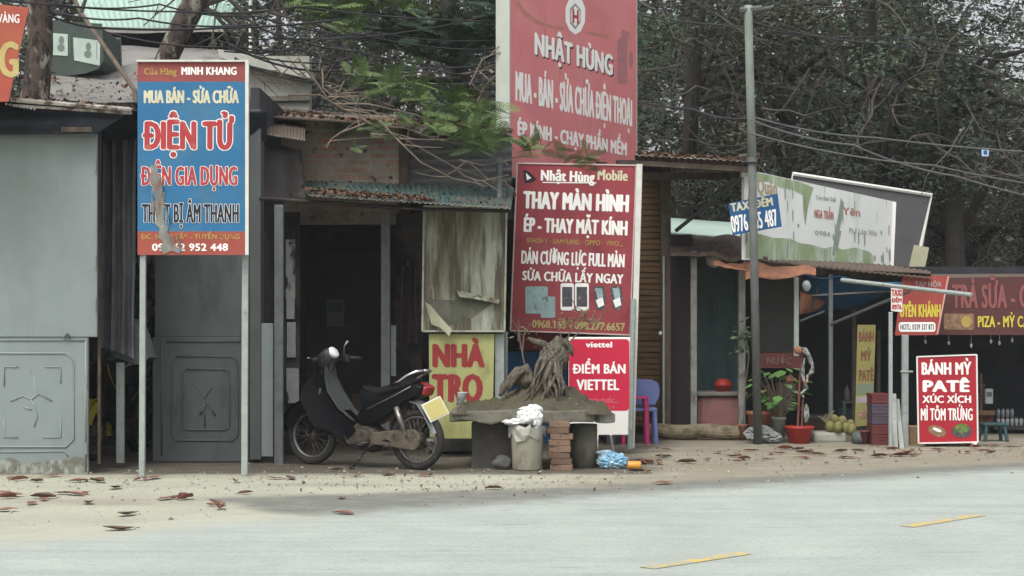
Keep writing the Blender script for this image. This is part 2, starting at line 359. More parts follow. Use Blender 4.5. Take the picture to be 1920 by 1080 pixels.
# ------------------------------------------------------------------ lettering
_tc = {}
def glyphs(body, space=1.0, off=0.0):
    k = (body, space, off)
    if k not in _tc:
        c = bpy.data.curves.new('lettering', 'FONT'); c.body = body; c.resolution_u = 3; c.offset = off; c.fill_mode = 'FRONT'; c.space_character = space
        o = bpy.data.objects.new('lettering', c); COL.objects.link(o)
        dg = bpy.context.evaluated_depsgraph_get(); me = bpy.data.meshes.new_from_object(o.evaluated_get(dg))
        vs = [(v.co.x, v.co.y) for v in me.vertices]; fs = [list(p.vertices) for p in me.polygons]
        bpy.data.objects.remove(o); bpy.data.meshes.remove(me); bpy.data.curves.remove(c)
        _tc[k] = (vs, fs)
    return _tc[k]
CAPH = max(v[1] for v in glyphs('H')[0])
class Plane:
    """a flat sign face: origin, sideways direction, up direction, outward normal"""
    def __init__(s, o, u, v):
        s.o = Vector(o); s.u = Vector(u).normalized(); s.v = Vector(v).normalized(); s.n = s.u.cross(s.v).normalized()
    def uv(s, px, py):
        d = ray(px, py); t = (s.o - EYE).dot(s.n) / d.dot(s.n); p = EYE + d * t - s.o
        return p.dot(s.u), p.dot(s.v)
    def at(s, u, v, h=0.0): return s.o + s.u * u + s.v * v + s.n * h
def lettering(mb, pl, body, lx, ly, rx, topy, m=0, bold=.05, out=0, mo=1, h=.004, space=1.07):
    """set one line of text: left end (lx, ly) on the baseline, right end at rx, capital tops at topy"""
    plain = body.replace('Đ', 'D').replace('Ờ', 'Ơ')
    vs, fs = glyphs(plain, space); x0 = min(v[0] for v in vs); x1 = max(v[0] for v in vs)
    vs = list(vs); fs = list(fs); dw = max(v[0] for v in glyphs('D')[0]) - min(v[0] for v in glyphs('D')[0])
    bars = []
    for i, ch in enumerate(body):
        if ch == 'Đ':
            xe = max(v[0] for v in glyphs(plain[:i + 1], space)[0]) - dw; bars.append(((xe - .085, CAPH * .44), (xe + .30, CAPH * .44), (xe + .30, CAPH * .56), (xe - .085, CAPH * .56)))
        if ch == 'Ờ':
            xe = max(v[0] for v in glyphs(plain[:i + 1], space)[0]) - .5; bars.append(((xe + .17, CAPH * 1.10), (xe + .25, CAPH * 1.10), (xe + .12, CAPH * 1.30), (xe + .0, CAPH * 1.30)))
    u0, v0 = pl.uv(lx, ly); u1, _ = pl.uv(rx, ly); _, vt = pl.uv(lx, topy)
    sx = (u1 - u0) / (x1 - x0); sy = (vt - v0) / CAPH; em = min(sx, sy * .8) * 1.25
    mb.marks.append((len(mb.v), len(mb.f)))
    def stamp(dx, dy, hh, mm):
        mb.add([pl.at(u0 + (x - x0) * sx + dx, v0 + y * sy + dy, hh) for x, y in vs], fs, mm)
        for br in bars: mb.add([pl.at(u0 + (x - x0) * sx + dx, v0 + y * sy + dy, hh + .0001) for x, y in br], [[0, 1, 2, 3]], mm)
    b = bold * em * .5
    if out:
        q = out * em
        for i in range(10):
            a = 2 * math.pi * i / 10; stamp((b + q) * math.cos(a), (b * .5 + q) * math.sin(a), h + .0002 * i, mo)
        h += .003
    offs = [(-b, 0), (b, 0), (0, b * .5), (0, -b * .5)] if bold else [(0, 0)]
    if bold > .09: offs += [(-b / 2, b * .3), (b / 2, -b * .3)]
    for i, (dx, dy) in enumerate(offs): stamp(dx, dy, h + .0002 * i, m)
def patch(mb, pl, pts, h=.003, m=0, t=0.0):
    """flat printed patch on a sign face, outline in photo pixels"""
    vs = [pl.at(*pl.uv(x, y), h) for x, y in pts]
    mb.add(vs, [list(range(len(vs)))[::-1]], m)
def ell(cx, cy, rx, ry, n=16, rot=0.0):
    return [(cx + rx * math.cos(a) * math.cos(rot) - ry * math.sin(a) * math.sin(rot), cy + rx * math.cos(a) * math.sin(rot) + ry * math.sin(a) * math.cos(rot)) for a in (2 * math.pi * i / n for i in range(n))]
def rrect(x0, y0, x1, y1, r, n=4):
    out = []
    for cx, cy, a0 in ((x1 - r, y0 + r, -90), (x1 - r, y1 - r, 0), (x0 + r, y1 - r, 90), (x0 + r, y0 + r, 180)):
        for i in range(n + 1):
            a = R(a0 + 90 * i / n); out.append((cx + r * math.cos(a), cy + r * math.sin(a)))
    return out
def facing(px, py, Y, ang=0.0, roll=0.0):
    """sign plane through a point; ang turns it about the vertical (its right end goes back), roll tilts it in its own plane"""
    u = Vector((math.cos(R(ang)), math.sin(R(ang)), 0)); v = Vector((0, 0, 1))
    if roll:
        c, s_ = math.cos(R(roll)), math.sin(R(roll)); u, v = u * c + v * s_, v * c - u * s_
    return Plane(P(px, py, Y), u, v)
def panel(mb, pl, pts, t, m=0):
    """board with thickness behind the sign face; outline corners in photo pixels (TL, TR, BR, BL)"""
    q = [pl.at(*pl.uv(x, y)) for x, y in pts]; n = pl.n * t
    mb.hexa([q[3], q[2], q[1], q[0]], [q[3] - n, q[2] - n, q[1] - n, q[0] - n], m)
    return q

# ================================================================== THE GROUND
def smooth(a, b, x):
    t = max(0, min(1, (x - a) / (b - a))); return t * t * (3 - 2 * t)
def lerp_tab(tab, x):
    if x <= tab[0][0]: return tab[0][1]
    for (a, va), (b, vb) in zip(tab, tab[1:]):
        if x <= b: return va + (vb - va) * (x - a) / (b - a)
    return tab[-1][1]
def ground_mat(name, base, lays, rough=.9, bump=.35, grain=.7):
    """lays: (attribute, colour, noise scale, noise stretch, softness)"""
    m = bpy.data.materials.new(name); m.use_nodes = True; nt = m.node_tree; b = nt.nodes['Principled BSDF']
    c = mix(nt, tuple(x * .86 for x in base), tuple(x * 1.1 for x in base), ramp(nt, noi(nt, 1.3), .3, .7))
    c = mix(nt, c, tuple(x * .80 for x in base), ramp(nt, noi(nt, 2.0, (.10, 2.2, 1), off=14, rot=-.62), .50, .72, 0, .75))       # wheel worn streaks along the street
    c = mix(nt, c, tuple(x * 1.16 for x in base), ramp(nt, noi(nt, 3.0, (.14, 2.6, 1), off=24, rot=-.62), .55, .75, 0, .7))
    c = mix(nt, c, tuple(x * .60 for x in base), ramp(nt, noi(nt, 85, detail=3, off=4), .54, .70, 0, grain))                          # grain
    c = mix(nt, c, tuple(min(1, x * 1.35) for x in base), ramp(nt, noi(nt, 110, detail=2, off=41), .60, .72, 0, grain * .8))
    c = mix(nt, c, tuple(x * .74 for x in base), ramp(nt, noi(nt, 20, detail=4, off=51, rough=.75), .50, .68, 0, grain))                # coarse mottling
    c = mix(nt, c, tuple(x * 1.18 for x in base), ramp(nt, noi(nt, 26, detail=4, off=61, rough=.75), .54, .70, 0, grain))
    c = mix(nt, c, tuple(x * .66 for x in base), ramp(nt, noi(nt, .9, (.5, 1.6, 1), off=71, rot=-.62, rough=.7), .60, .70, 0, .7))      # old stains
    c = mix(nt, c, tuple(x * .52 for x in base), ramp(nt, noi(nt, 5, (.10, 1.6, 1), off=81, rot=-.62), .66, .70, 0, .8))                # dark tyre flecks
    vo = nt.nodes.new('ShaderNodeTexVoronoi'); vo.feature = 'DISTANCE_TO_EDGE'; vo.inputs['Scale'].default_value = .55
    tc = nt.nodes.new('ShaderNodeTexCoord'); nd = nt.nodes.new('ShaderNodeVectorMath'); nd.operation = 'ADD'; sc_ = nt.nodes.new('ShaderNodeVectorMath'); sc_.operation = 'SCALE'; sc_.inputs['Scale'].default_value = .8
    nz = nt.nodes.new('ShaderNodeTexNoise'); nz.inputs['Scale'].default_value = 1.7; nz.inputs['Detail'].default_value = 5; nt.links.new(tc.outputs['Object'], nz.inputs[0]); nt.links.new(nz.outputs['Color'], sc_.inputs[0])
    nt.links.new(tc.outputs['Object'], nd.inputs[0]); nt.links.new(sc_.outputs[0], nd.inputs[1]); nt.links.new(nd.outputs[0], vo.inputs['Vector'])
    ck = nt.nodes.new('ShaderNodeMath'); ck.operation = 'MULTIPLY'; nt.links.new(ramp(nt, vo.outputs['Distance'], .004, .016, 1, 0), ck.inputs[0]); nt.links.new(ramp(nt, noi(nt, .5, off=31), .50, .58), ck.inputs[1])
    c = mix(nt, c, tuple(x * .90 for x in base), ck.outputs[0])                                                                       # hairline cracks
    for i, (at, lc, s_, st, soft) in enumerate(lays):
        a = nt.nodes.new('ShaderNodeAttribute'); a.attribute_name = at
        ad = nt.nodes.new('ShaderNodeMath'); ad.operation = 'ADD'; nt.links.new(a.outputs['Fac'], ad.inputs[0]); nt.links.new(noi(nt, s_, st, off=5 * i + 2), ad.inputs[1])
        c = mix(nt, c, lc, ramp(nt, ad.outputs[0], 1 - soft, 1 + soft))
    nt.links.new(c, b.inputs['Base Color']); b.inputs['Roughness'].default_value = rough; b.inputs['Specular IOR Level'].default_value = .2
    bn = nt.nodes.new('ShaderNodeBump'); bn.inputs['Strength'].default_value = bump; bn.inputs['Distance'].default_value = .01
    nt.links.new(noi(nt, 60, detail=4, off=7), bn.inputs['Height']); nt.links.new(bn.outputs[0], b.inputs['Normal'])
    return m
m_road = ground_mat('dusty_grey_asphalt', (.375, .412, .378), [('dust', (.42, .41, .31), 2.2, (1, 1, 1), .35), ('shoulder', (.17, .175, .155), 4, (1, 1.6, 1), .42)])
m_pave = ground_mat('dusty_pale_concrete_ground', (.395, .40, .315), [('brown', (.235, .205, .155), 2.5, (.6, 2.2, 1), .3), ('shoulder', (.17, .175, .155), 4, (1, 1.6, 1), .42), ('grime_shade', (.105, .095, .075), 3.5, (1, 1.5, 1), .3)])
g = MB(); g.quad((-300, -60, -.012), (300, -60, -.012), (300, 500, -.012), (-300, 500, -.012))
g.solo('ground', M('bare_brown_earth', (.20, .17, .12), .95, .2, .6, bump=.3), kind='structure')

EDGE = [(-900, 1090), (-300, 1030), (0, 1004), (300, 978), (500, 964), (650, 953), (900, 936), (1190, 917), (1500, 897), (1920, 873), (2400, 852)]
edge = []
for (x0, y0), (x1, y1) in zip(EDGE, EDGE[1:]):
    n = max(2, int((x1 - x0) / 25))
    for i in range(n): edge.append((x0 + (x1 - x0) * i / n, y0 + (y1 - y0) * i / n))
edge.append(EDGE[-1])
epts = [(px, G(px, py)) for px, py in edge]
last = epts[-1][1]; epts += [(2400 + 60 * k, last + Vector((.87, .5, 0)) * k) for k in (4, 12, 40, 120)]
ACR = Vector((.84, -.54, 0))
def ground_strip(name, ts, z, mat, attr):
    mb = MB(); A = {}
    for px, p in epts:
        for t in ts:
            q = p + ACR * t + Vector((0, 0, z)); mb.v.append(tuple(q))
            for k, v in attr(px, t, q).items(): A.setdefault(k, []).append(v)
    n = len(ts)
    for i in range(len(epts) - 1):
        for j in range(n - 1): mb.f.append([i * n + j, i * n + j + 1, (i + 1) * n + j + 1, (i + 1) * n + j]); mb.m.append(0)
    o = mb.solo(name, mat, kind='structure')
    for k, v in A.items():
        a = o.data.attributes.new(k, 'FLOAT', 'POINT'); a.data.foreach_set('value', v)
    return o
WID = [(430, -.6), (600, 1.1), (640, 1.75), (900, 1.15), (1190, .6), (1920, .55), (2400, .5)]
def a_road(px, t, q):
    w = lerp_tab(WID, px)
    return dict(dust=.66 - smooth(0, 1.7, t) if px < 520 else .45 - smooth(.0, .9, t) * .7 - smooth(520, 700, px) * .25, shoulder=.85 * smooth(-.1, .5, w) * (1 - smooth(-.02, .9, t)))
def a_pave(px, t, q):
    w = lerp_tab(WID, px)
    ix = 960 + F * q.x / max(q.y, 1); 
    sh = (.95 * (1 - smooth(w - .5, w + .25, -t)) - .1) * smooth(-.1, .5, w)
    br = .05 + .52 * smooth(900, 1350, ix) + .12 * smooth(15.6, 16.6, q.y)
    gr = .05 + .80 * smooth(16.35, 16.9, q.y) * (1 - smooth(1150, 1300, ix)) + .25 * smooth(19.6, 20.6, q.y)  # wet grime at the shopfronts, deepened to make up for weak contact shadows
    py = 610 + 4640 / max(q.y, 1)
    band = lambda c, w: math.exp(-((py - c) / w) ** 2)
    br += .42 * band(908, 3.5) * smooth(440, 560, ix) * (1 - smooth(1150, 1280, ix)) + .36 * band(940 + (ix - 200) * .0, 12) * (1 - smooth(330, 470, ix)) + .25 * band(890, 7) * (1 - smooth(500, 1150, ix))  # narrow first band paints the dark shading line of the slab edge
    return dict(brown=br, shoulder=sh, grime_shade=gr)
ground_strip('road', [0, .06, .12, .2, .3, .45, .6, .8, 1.1, 1.5, 2, 2.6, 3.4, 5, 8, 14], .004, m_road, a_road)
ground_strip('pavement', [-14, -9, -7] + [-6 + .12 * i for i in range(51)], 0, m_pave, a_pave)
# yellow centre dashes, each a painted sheet on the road
m_paint = M('worn_yellow_road_paint', (.56, .42, .12), .8, .12, 6, [((.44, .38, .18), .45, .6, 3, Z1), ((.33, .355, .325), .50, .56, 13, Z1), ((.33, .355, .325), .55, .60, 30, Z1)])
def dash(a, b, w):
    mb = MB(); p, q = G(*a), G(*b); s = Vector((q - p).normalized().cross(Vector((0, 0, 1)))) * w / 2; up = Vector((0, 0, .008))
    n = 8
    for i in range(n):
        u, v = p.lerp(q, i / n) + up, p.lerp(q, (i + 1) / n) + up; mb.quad(u - s, u + s, v + s, v - s)
    return mb
dash((1212, 1067), (1396, 1039), .12).solo('road_marking', m_paint, kind='structure')
dash((1700, 989), (1836, 967), .12).solo('road_marking', m_paint, kind='structure')
dash((2050, 932), (2150, 918), .12).solo('road_marking', m_paint, kind='structure')

# ================================================================== LEFT SHOP
Yl = 16.7
t = thing('shop_house', 'left shop with grey moulded metal folding doors under a dark ragged eave', 'shop', P(120, 888, Yl).xy.to_3d())
def zl(y, Y): return P(960, y, Y).z
# outer door leaf, full light: upper sheet and lower moulded panel
d = MB(); d.pbox(-420, 250, 182, 632, Yl, .05); d.pbox(-420, 632, 165, 889, Yl + .012, .05)
door = d.part('folding_door', m_palegrn, t, bevel=.008, label='pale grey green outer folding door leaf')
def mould(px, Y, loops, rad, mat, parent, closed=True):
    mb = MB()
    for lp, cl in loops:
        pts = [P(x, y, Y) for x, y in lp]
        if cl: pts = pts + [pts[0]]
        mb.tube(pts, rad, 6)
    mb.part('moulding', mat, parent, smooth=True)
Ym = Yl + .010
oct_ = lambda x0, y0, x1, y1, c: [(x0 + c, y0), (x1 - c, y0), (x1, y0 + c), (x1, y1 - c), (x1 - c, y1), (x0 + c, y1), (x0, y1 - c), (x0, y0 + c)]
mould(0, Ym, [([(-400, 638), (161, 638)], False), ([(161, 638), (161, 884)], False), (oct_(-340, 662, 138, 838, 14), True)], .011, m_palegrn, door)
star = [([(62, 706), (72, 738), (98, 752)], False), ([(72, 738), (58, 750), (44, 742), (20, 752)], False), ([(58, 750), (66, 764), (70, 782), (64, 800)], False), ([(46, 764), (60, 768)], False),
        ([(8, 724), (8, 688), (34, 688)], False), ([(84, 688), (114, 688), (114, 718)], False), ([(8, 786), (8, 820), (34, 820)], False), ([(114, 782), (114, 820), (80, 820)], False),
        ([(-20, 848), (120, 846), (128, 856)], False)]
mould(0, Ym, star, .008, m_palegrn, door)
w = MB()
for y in (300, 480, 560, 700, 830): w = MB(); w.tube([P(179 if y < 632 else 162, y, Yl - .012), P(179 if y < 632 else 162, y + 22, Yl - .012)], .013, 8); w.part('hinge', m_palegrn, door)
w = MB(); w.tube([P(120, 634, Yl - .012), P(126, 626, Yl - .04), P(132, 634, Yl - .012)], .012, 6); w.part('handle', m_postdk, door)
w = MB(); rs = random.Random(17); xs = [-420 + 24.4 * k for k in range(25)]
top_ = [P(x, 868 - rs.uniform(0, 14) - (10 if rs.random() < .2 else 0), Yl + .008) for x in xs]; bot_ = [P(x, 888.5, Yl + .008) for x in xs]
for k in range(24): w.quad(bot_[k], bot_[k + 1], top_[k + 1], top_[k])
w.part('splash_dirt', M('dried_mud_splash', (.17, .175, .145), .95, .35, 14, [((.30, .33, .30), .48, .60, 16, (1, 1, .5))]), door)
# inner dark leaf
Yi = 18.1
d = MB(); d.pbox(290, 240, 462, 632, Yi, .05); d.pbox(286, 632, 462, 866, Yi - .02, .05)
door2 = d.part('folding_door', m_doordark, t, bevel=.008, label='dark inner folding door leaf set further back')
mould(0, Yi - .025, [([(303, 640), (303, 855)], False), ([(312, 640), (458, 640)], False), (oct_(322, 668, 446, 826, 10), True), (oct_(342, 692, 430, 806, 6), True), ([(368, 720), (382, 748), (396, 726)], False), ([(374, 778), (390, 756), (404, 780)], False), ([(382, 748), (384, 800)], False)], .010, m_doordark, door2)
w = MB(); w.pbox(468, 205, 489, 862, 18.0, .25); w.part('pillar', M('grey_painted_pillar', (.085, .092, .094), .8, .12, 4), t, bevel=.006)
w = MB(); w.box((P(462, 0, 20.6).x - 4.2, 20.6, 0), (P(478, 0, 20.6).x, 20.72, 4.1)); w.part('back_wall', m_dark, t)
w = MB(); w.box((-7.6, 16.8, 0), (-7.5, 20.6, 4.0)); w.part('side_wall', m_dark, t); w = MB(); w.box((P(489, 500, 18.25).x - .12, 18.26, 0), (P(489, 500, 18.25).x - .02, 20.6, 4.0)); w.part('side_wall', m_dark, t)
# roof: sheets on a pale edge strip, dark sheets below painted as the shadow under the eave
ra, rb = P(-420, 150, 16.3), P(250, 203, 16.75); rc, rd = rb + Vector((.15, 4.4, 0.33)), ra + Vector((0, 4.8, .33))
w = MB(); w.sheet(ra, rb, rc, rd, 44, .018, .006, nv=2, medge=1); w.part('roof', [m_cement, m_tinedge], t, smooth=False)
w = MB(); e0, e1 = P(20, 187, 16.22), P(246, 206, 16.66); w.tube([e0, e1], .022, 6); w.tube([e0 + Vector((0, .03, -.05)), e1 + Vector((0, .03, -.03))], .014, 6); w.part('gutter', m_tinedge, t)
w = MB(); w.sheet(P(-420, 258, 16.62), P(182, 250, 16.6), P(256, 203, 16.9), P(-420, 160, 16.5), 0, t=.02, nu=24, nv=8, wob=.10, seed=3); w.part('eave_shadow_tarpaulin', m_bluegreydk, t, smooth=True)
w = MB(); w.sheet(P(180, 262, 17.0), P(262, 262, 17.3), P(262, 192, 17.0), P(180, 192, 16.9), 0, t=.02, nu=10, nv=6, wob=.08, seed=5); w.sheet(P(256, 250, 17.6), P(500, 262, 18.1), P(500, 205, 18.0), P(256, 205, 17.4), 0, t=.02, nu=10, nv=4, wob=.05, seed=8); w.part('eave_shadow_lining', m_bluegreydk, t, smooth=True)
w = MB(); w.pbox(115, 238, 172, 247, 16.5, .05); w.pbox(118, 240, 130, 246, 16.49, .02); w.part('lath', m_timber, t)
w = MB()
for i in range(9): w.blob(P(12 + i * 6.6, 195 + i * 1.2, 16.25), (.012, .02, .012), i, .1, nu=6, nv=4)
w.part('roof_screw', m_tinedge, t)
w = MB(); w.pbox(183, 240, 188, 870, 16.85, .04); w.part('door_frame', m_timber, t)
w = MB(); w.pbox(218, 680, 232, 868, 17.4, .05); w.part('door_post', m_postpale, t)

c = MB(); c.sheet(P(188, 648, 17.2), P(252, 672, 17.2), P(256, 240, 17.3), P(190, 244, 17.3), 3.4, .045, .006, nu=40, nv=14, wob=.07, seed=4)
c.solo('curtain', m_curtain, 'long faded grey curtain hanging in the doorway between the two folding doors', 'curtain', smooth=True)

# ================================================================== BRICK SHED with two roofs and the dark open room
t = thing('brick_shed', 'brick shed with dark open front under a leaf strewn green sheet awning', 'shed', P(720, 862, 18.4).xy.to_3d())
def brick():
    m = bpy.data.materials.new('worn_red_brickwork'); m.use_nodes = True; nt = m.node_tree; b = nt.nodes['Principled BSDF']
    tc = nt.nodes.new('ShaderNodeTexCoord'); sp = nt.nodes.new('ShaderNodeSeparateXYZ'); cb = nt.nodes.new('ShaderNodeCombineXYZ')
    nt.links.new(tc.outputs['Object'], sp.inputs[0]); nt.links.new(sp.outputs[0], cb.inputs[0]); nt.links.new(sp.outputs[2], cb.inputs[1])
    br = nt.nodes.new('ShaderNodeTexBrick'); nt.links.new(cb.outputs[0], br.inputs[0])
    br.inputs['Color1'].default_value = (.42, .21, .14, 1); br.inputs['Color2'].default_value = (.32, .24, .19, 1); br.inputs['Mortar'].default_value = (.36, .33, .28, 1)
    br.offset = .37; br.squash = 1.25; br.squash_frequency = 3; br.inputs['Scale'].default_value = 1; br.inputs['Brick Width'].default_value = .22; br.inputs['Row Height'].default_value = .085; br.inputs['Mortar Size'].default_value = .014; br.inputs['Bias'].default_value = -.1
    c = mix(nt, br.outputs[0], (.32, .29, .25), ramp(nt, noi(nt, 5.5), .42, .60, 0, .85)); c = mix(nt, c, (.035, .03, .027), ramp(nt, noi(nt, 9, off=3), .60, .66))
    c = mix(nt, c, (.05, .045, .04), ramp(nt, noi(nt, 1.2, off=8), .55, .75))
    nt.links.new(c, b.inputs['Base Color']); b.inputs['Roughness'].default_value = .95
    bn = nt.nodes.new('ShaderNodeBump'); bn.inputs['Strength'].default_value = .8; bn.inputs['Distance'].default_value = .02
    nt.links.new(br.outputs['Fac'], bn.inputs['Height']); bn.invert = True; nt.links.new(bn.outputs[0], b.inputs['Normal']); return m
Yb = 19.98
w = MB(); w.pbox(478, 215, 748, 420, Yb, .2); w.part('brick_wall', brick(), t)
w = MB(); w.pbox(748, 240, 766, 420, Yb - .05, .25); w.part('corner_post', m_timber, t)
w = MB(); w.sheet(P(766, 352, Yb + .3), P(766, 250, Yb + .3), P(960, 250, Yb + .3), P(960, 352, Yb + .3), 5.5, .035, .006, nv=1); w.part('corrugated_wall', m_tin2, t, smooth=True)
w = MB(); w.sheet(P(484, 376, 18.2), P(574, 372, 18.5), P(566, 282, 18.6), P(484, 262, 18.3), 0, t=.006, nu=8, nv=6, wob=.05, seed=11); w.part('tin_panel', m_tin, t, smooth=True)
# upper roof, leaf strewn, thin pale edge
ua, ub = P(462, 214, 19.35), P(960, 252, 19.65)
w = MB(); w.sheet(ua, ub, ub + Vector((.0, 3.4, .50)), ua + Vector((.0, 3.4, .50)), 34, .007, .006, nv=2, medge=1); w.part('upper_roof', [m_rust, m_tinedge], t)
w = MB(); w.sheet(P(463, 246, 18.25), P(572, 262, 18.25), P(572, 232, 20.0), P(463, 216, 20.0), 18, .008, .006, medge=1); w.part('eave_sheet', [m_rust, m_tinedge], t)
w = MB(); w.tube([P(520, 220, 18.8), P(690, 231, 19.05), P(730, 238, 19.1)], .016, 6); w.part('roof_batten', m_timber, t)
# lower green awning
la, lb = P(578, 366, 17.75), P(958, 390, 18.1)
w = MB(); w.sheet(la, lb, P(964, 352, 19.9), P(560, 338, 19.9), 38, .008, .006, nv=2, medge=1); w.part('awning', [m_greenroof, m_tinedge], t)
w = MB(); w.tube([P(486, 372, 18.0), P(790, 392, 18.2), P(960, 396, 18.3)], .02, 6); w.part('awning_shade_strip', m_tin, t)  # added thin dark strip, painted darkness beneath the awning edge
w = MB(); w.tube([P(770, 372, 18.6), P(965, 366, 19.6)], .028, 6); w.part('awning_batten', m_tin, t)
for x0, x1, y1, Y in ((514, 531, 872, 17.85), (714, 731, 708, 19.0)):
    w = MB(); w.pbox(x0, 384, x1, y1 if Y < 18 else 842, Y, .09); w.part('post', m_postdk, t, bevel=.006)
w = MB(); w.pbox(489, 606, 512, 856, 18.02, .04); w.part('side_door', m_palegrn, t, bevel=.004)
# the dark room
xa, xb = P(486, 0, 18.3).x, P(800, 0, 22.4).x
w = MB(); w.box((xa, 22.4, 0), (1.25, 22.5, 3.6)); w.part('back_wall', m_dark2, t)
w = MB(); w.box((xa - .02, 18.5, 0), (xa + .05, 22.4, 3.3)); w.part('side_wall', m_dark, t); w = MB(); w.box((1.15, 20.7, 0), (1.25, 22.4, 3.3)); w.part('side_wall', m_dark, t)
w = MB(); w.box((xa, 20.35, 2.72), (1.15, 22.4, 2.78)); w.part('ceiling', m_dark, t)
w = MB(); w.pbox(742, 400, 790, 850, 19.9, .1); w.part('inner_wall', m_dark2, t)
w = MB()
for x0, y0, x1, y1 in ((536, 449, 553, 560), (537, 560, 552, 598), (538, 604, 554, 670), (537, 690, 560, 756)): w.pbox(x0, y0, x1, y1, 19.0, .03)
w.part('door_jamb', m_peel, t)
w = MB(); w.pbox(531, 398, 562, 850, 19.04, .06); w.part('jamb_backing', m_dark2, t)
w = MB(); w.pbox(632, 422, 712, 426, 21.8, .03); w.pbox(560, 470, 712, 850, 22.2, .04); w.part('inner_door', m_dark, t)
w = MB(); w.pbox(733, 610, 742, 705, 19.2, .05); w.part('pipe_box', m_postpale, t)

# ================================================================== HOUSES BEHIND
t = thing('cement_house', 'low house with grey cement roof and pale gable wall behind the blue sign', 'house', P(420, 610, 24.5).xy.to_3d())
w = MB(); w.pbox(452, 105, 580, 360, 24, .3); w.part('gable_wall', m_conc, t)
w = MB(); w.tube([P(462, 186, 23.97), P(582, 184, 23.97)], .05, 4); w.part('ledge', m_concdk, t)
cp = [P(408, 92, 23.8), P(470, 100, 23.8), P(582, 130, 23.8), P(582, 148, 23.8), P(466, 122, 23.8), P(412, 108, 23.8)]
w = MB(); w.add([tuple(p) for p in cp] + [tuple(p + Vector((0, .6, 0))) for p in cp], [[0, 1, 2, 3, 4, 5], [11, 10, 9, 8, 7, 6]] + [[i, (i + 1) % 6, (i + 1) % 6 + 6, i + 6] for i in range(6)]); w.part('coping', M('pale_coping_plaster', (.42, .43, .38), .8, .1, 4, [((.12, .12, .09), .62, .72, 8, Z1)]), t)
w = MB(); w.sheet(P(60, 196, 22.5), P(462, 196, 23.6), P(424, 92, 28), P(60, 84, 28), 0, t=.05, nu=20, nv=8, wob=.06, seed=2); w.part('roof', m_cement, t, smooth=True)
w = MB(); w.pbox(-300, 196, 460, 320, 23.7, .2); w.part('wall', m_conc, t)
t = thing('mint_roofed_house', 'taller house behind with a pale mint ribbed metal roof', 'house', P(320, 610, 31.5).xy.to_3d())
w = MB(); a_, b_, c_, d_ = P(168, 54, 29.5), P(422, 56, 29.5), P(466, -60, 34), P(120, -60, 34); w.sheet(a_, b_, c_, d_, 26, .035, .02, nu=104, nv=1); w.part('roof', m_mint, t)
w = MB(); w.pbox(150, 60, 480, 610, 30.6, .3); w.part('wall', m_bluegreydk, t)
w = MB(); w.sheet(P(168, 62, 29.45), P(422, 60, 29.45), P(422, 54, 29.5), P(168, 50, 29.5), 0, t=.02, nu=20, wob=.04); w.part('eave', m_cement, t)
w = MB(); w.pbox(396, 58, 400, 96, 30.2, .1); w.part('downpipe', m_white, t)
t = thing('round_cornered_bay', 'dark green bay with a curved underside and two pale windows behind the trunk', 'bay window', P(140, 610, 25).xy.to_3d())
pr = [P(x, y, 24.8) for x, y in ((60, 40), (188, 48), (190, 112), (182, 126), (158, 134), (128, 138), (100, 140), (60, 142))]
w = MB(); n = len(pr); w.add([tuple(p) for p in pr] + [tuple(p + Vector((0, 1.2, 0))) for p in pr], [list(range(n)), list(range(2 * n - 1, n - 1, -1))] + [[i, (i + 1) % n, (i + 1) % n + n, i + n] for i in range(n)])
w.part('bay_wall', M('dark_green_bay_paint', (.055, .075, .065), .7, .15, 5), t, bevel=.03)
for q in ([(98, 62), (127, 64), (127, 105), (97, 103)], [(137, 70), (188, 76), (187, 123), (139, 113)]):
    w = MB(); pl = facing(140, 90, 24.79); panel(w, pl, q, .004)
    f = w.part('window', M('pale_green_window_pane', (.42, .52, .46), .3, .1, 6), t)
    w = MB(); cx = sum(x for x, _ in q) / 4; cy = sum(y for _, y in q) / 4
    patch(w, pl, ell(cx + 3, cy - 8, 5, 8), .004); patch(w, pl, ell(cx + 2, cy + 6, 7, 7), .0045); patch(w, pl, [(cx + 18, cy - 18), (cx + 19, cy - 18), (cx + 19, cy + 16), (cx + 18, cy + 16)], .004)
    w.part('pane_mark', M('grey_green_pane_mark', (.16, .20, .18), .5, .1), f)

# ================================================================== SIGNS
# blue electronics sign on two posts
Ys = 16.3
t = thing('shop_sign', 'blue and red electronics shop sign with a torn strip, on two thin posts', 'sign', G(360, 895))
pl = facing(360, 300, Ys)
w = MB(); panel(w, pl, [(258, 116), (459, 116), (459, 478), (258, 478)], .03)
for q in ((258, 116, 459, 153, 1), (258, 434, 459, 478, 2), (258, 153, 459, 434, 0)): patch(w, pl, [(q[0], q[1]), (q[2], q[1]), (q[2], q[3]), (q[0], q[3])], .002, q[4])
w.part('sign_board', [m_sblue, M('faded_maroon_vinyl', (.27, .065, .06), .55, .1, 3), M('faded_brick_strip_vinyl', (.33, .075, .055), .55, .1, 3)], t)
w = MB()
lettering(w, pl, 'Cửa Hàng', 271, 140, 331, 128, 5, .05)
lettering(w, pl, 'MINH KHANG', 341, 140, 443, 126, 0, .09)
lettering(w, pl, 'MUA BÁN - SỬA CHỮA', 271, 193, 447, 170, 1, .14)
lettering(w, pl, 'ĐIỆN TỬ', 274, 279, 436, 229, 2, .13, .035, 0)
lettering(w, pl, 'ĐIỆN GIA DỤNG', 267, 347, 444, 313, 2, .10, .035, 0)
lettering(w, pl, 'THIẾT BỊ ÂM THANH', 267, 417, 447, 383, 3, .09, .035, 0)
lettering(w, pl, 'ĐC: NINH TÂY - TUYỂN DỤNG', 266, 448, 449, 439, 4, .05)
lettering(w, pl, '09 562 952 448', 286, 470, 427, 457, 0, .08)
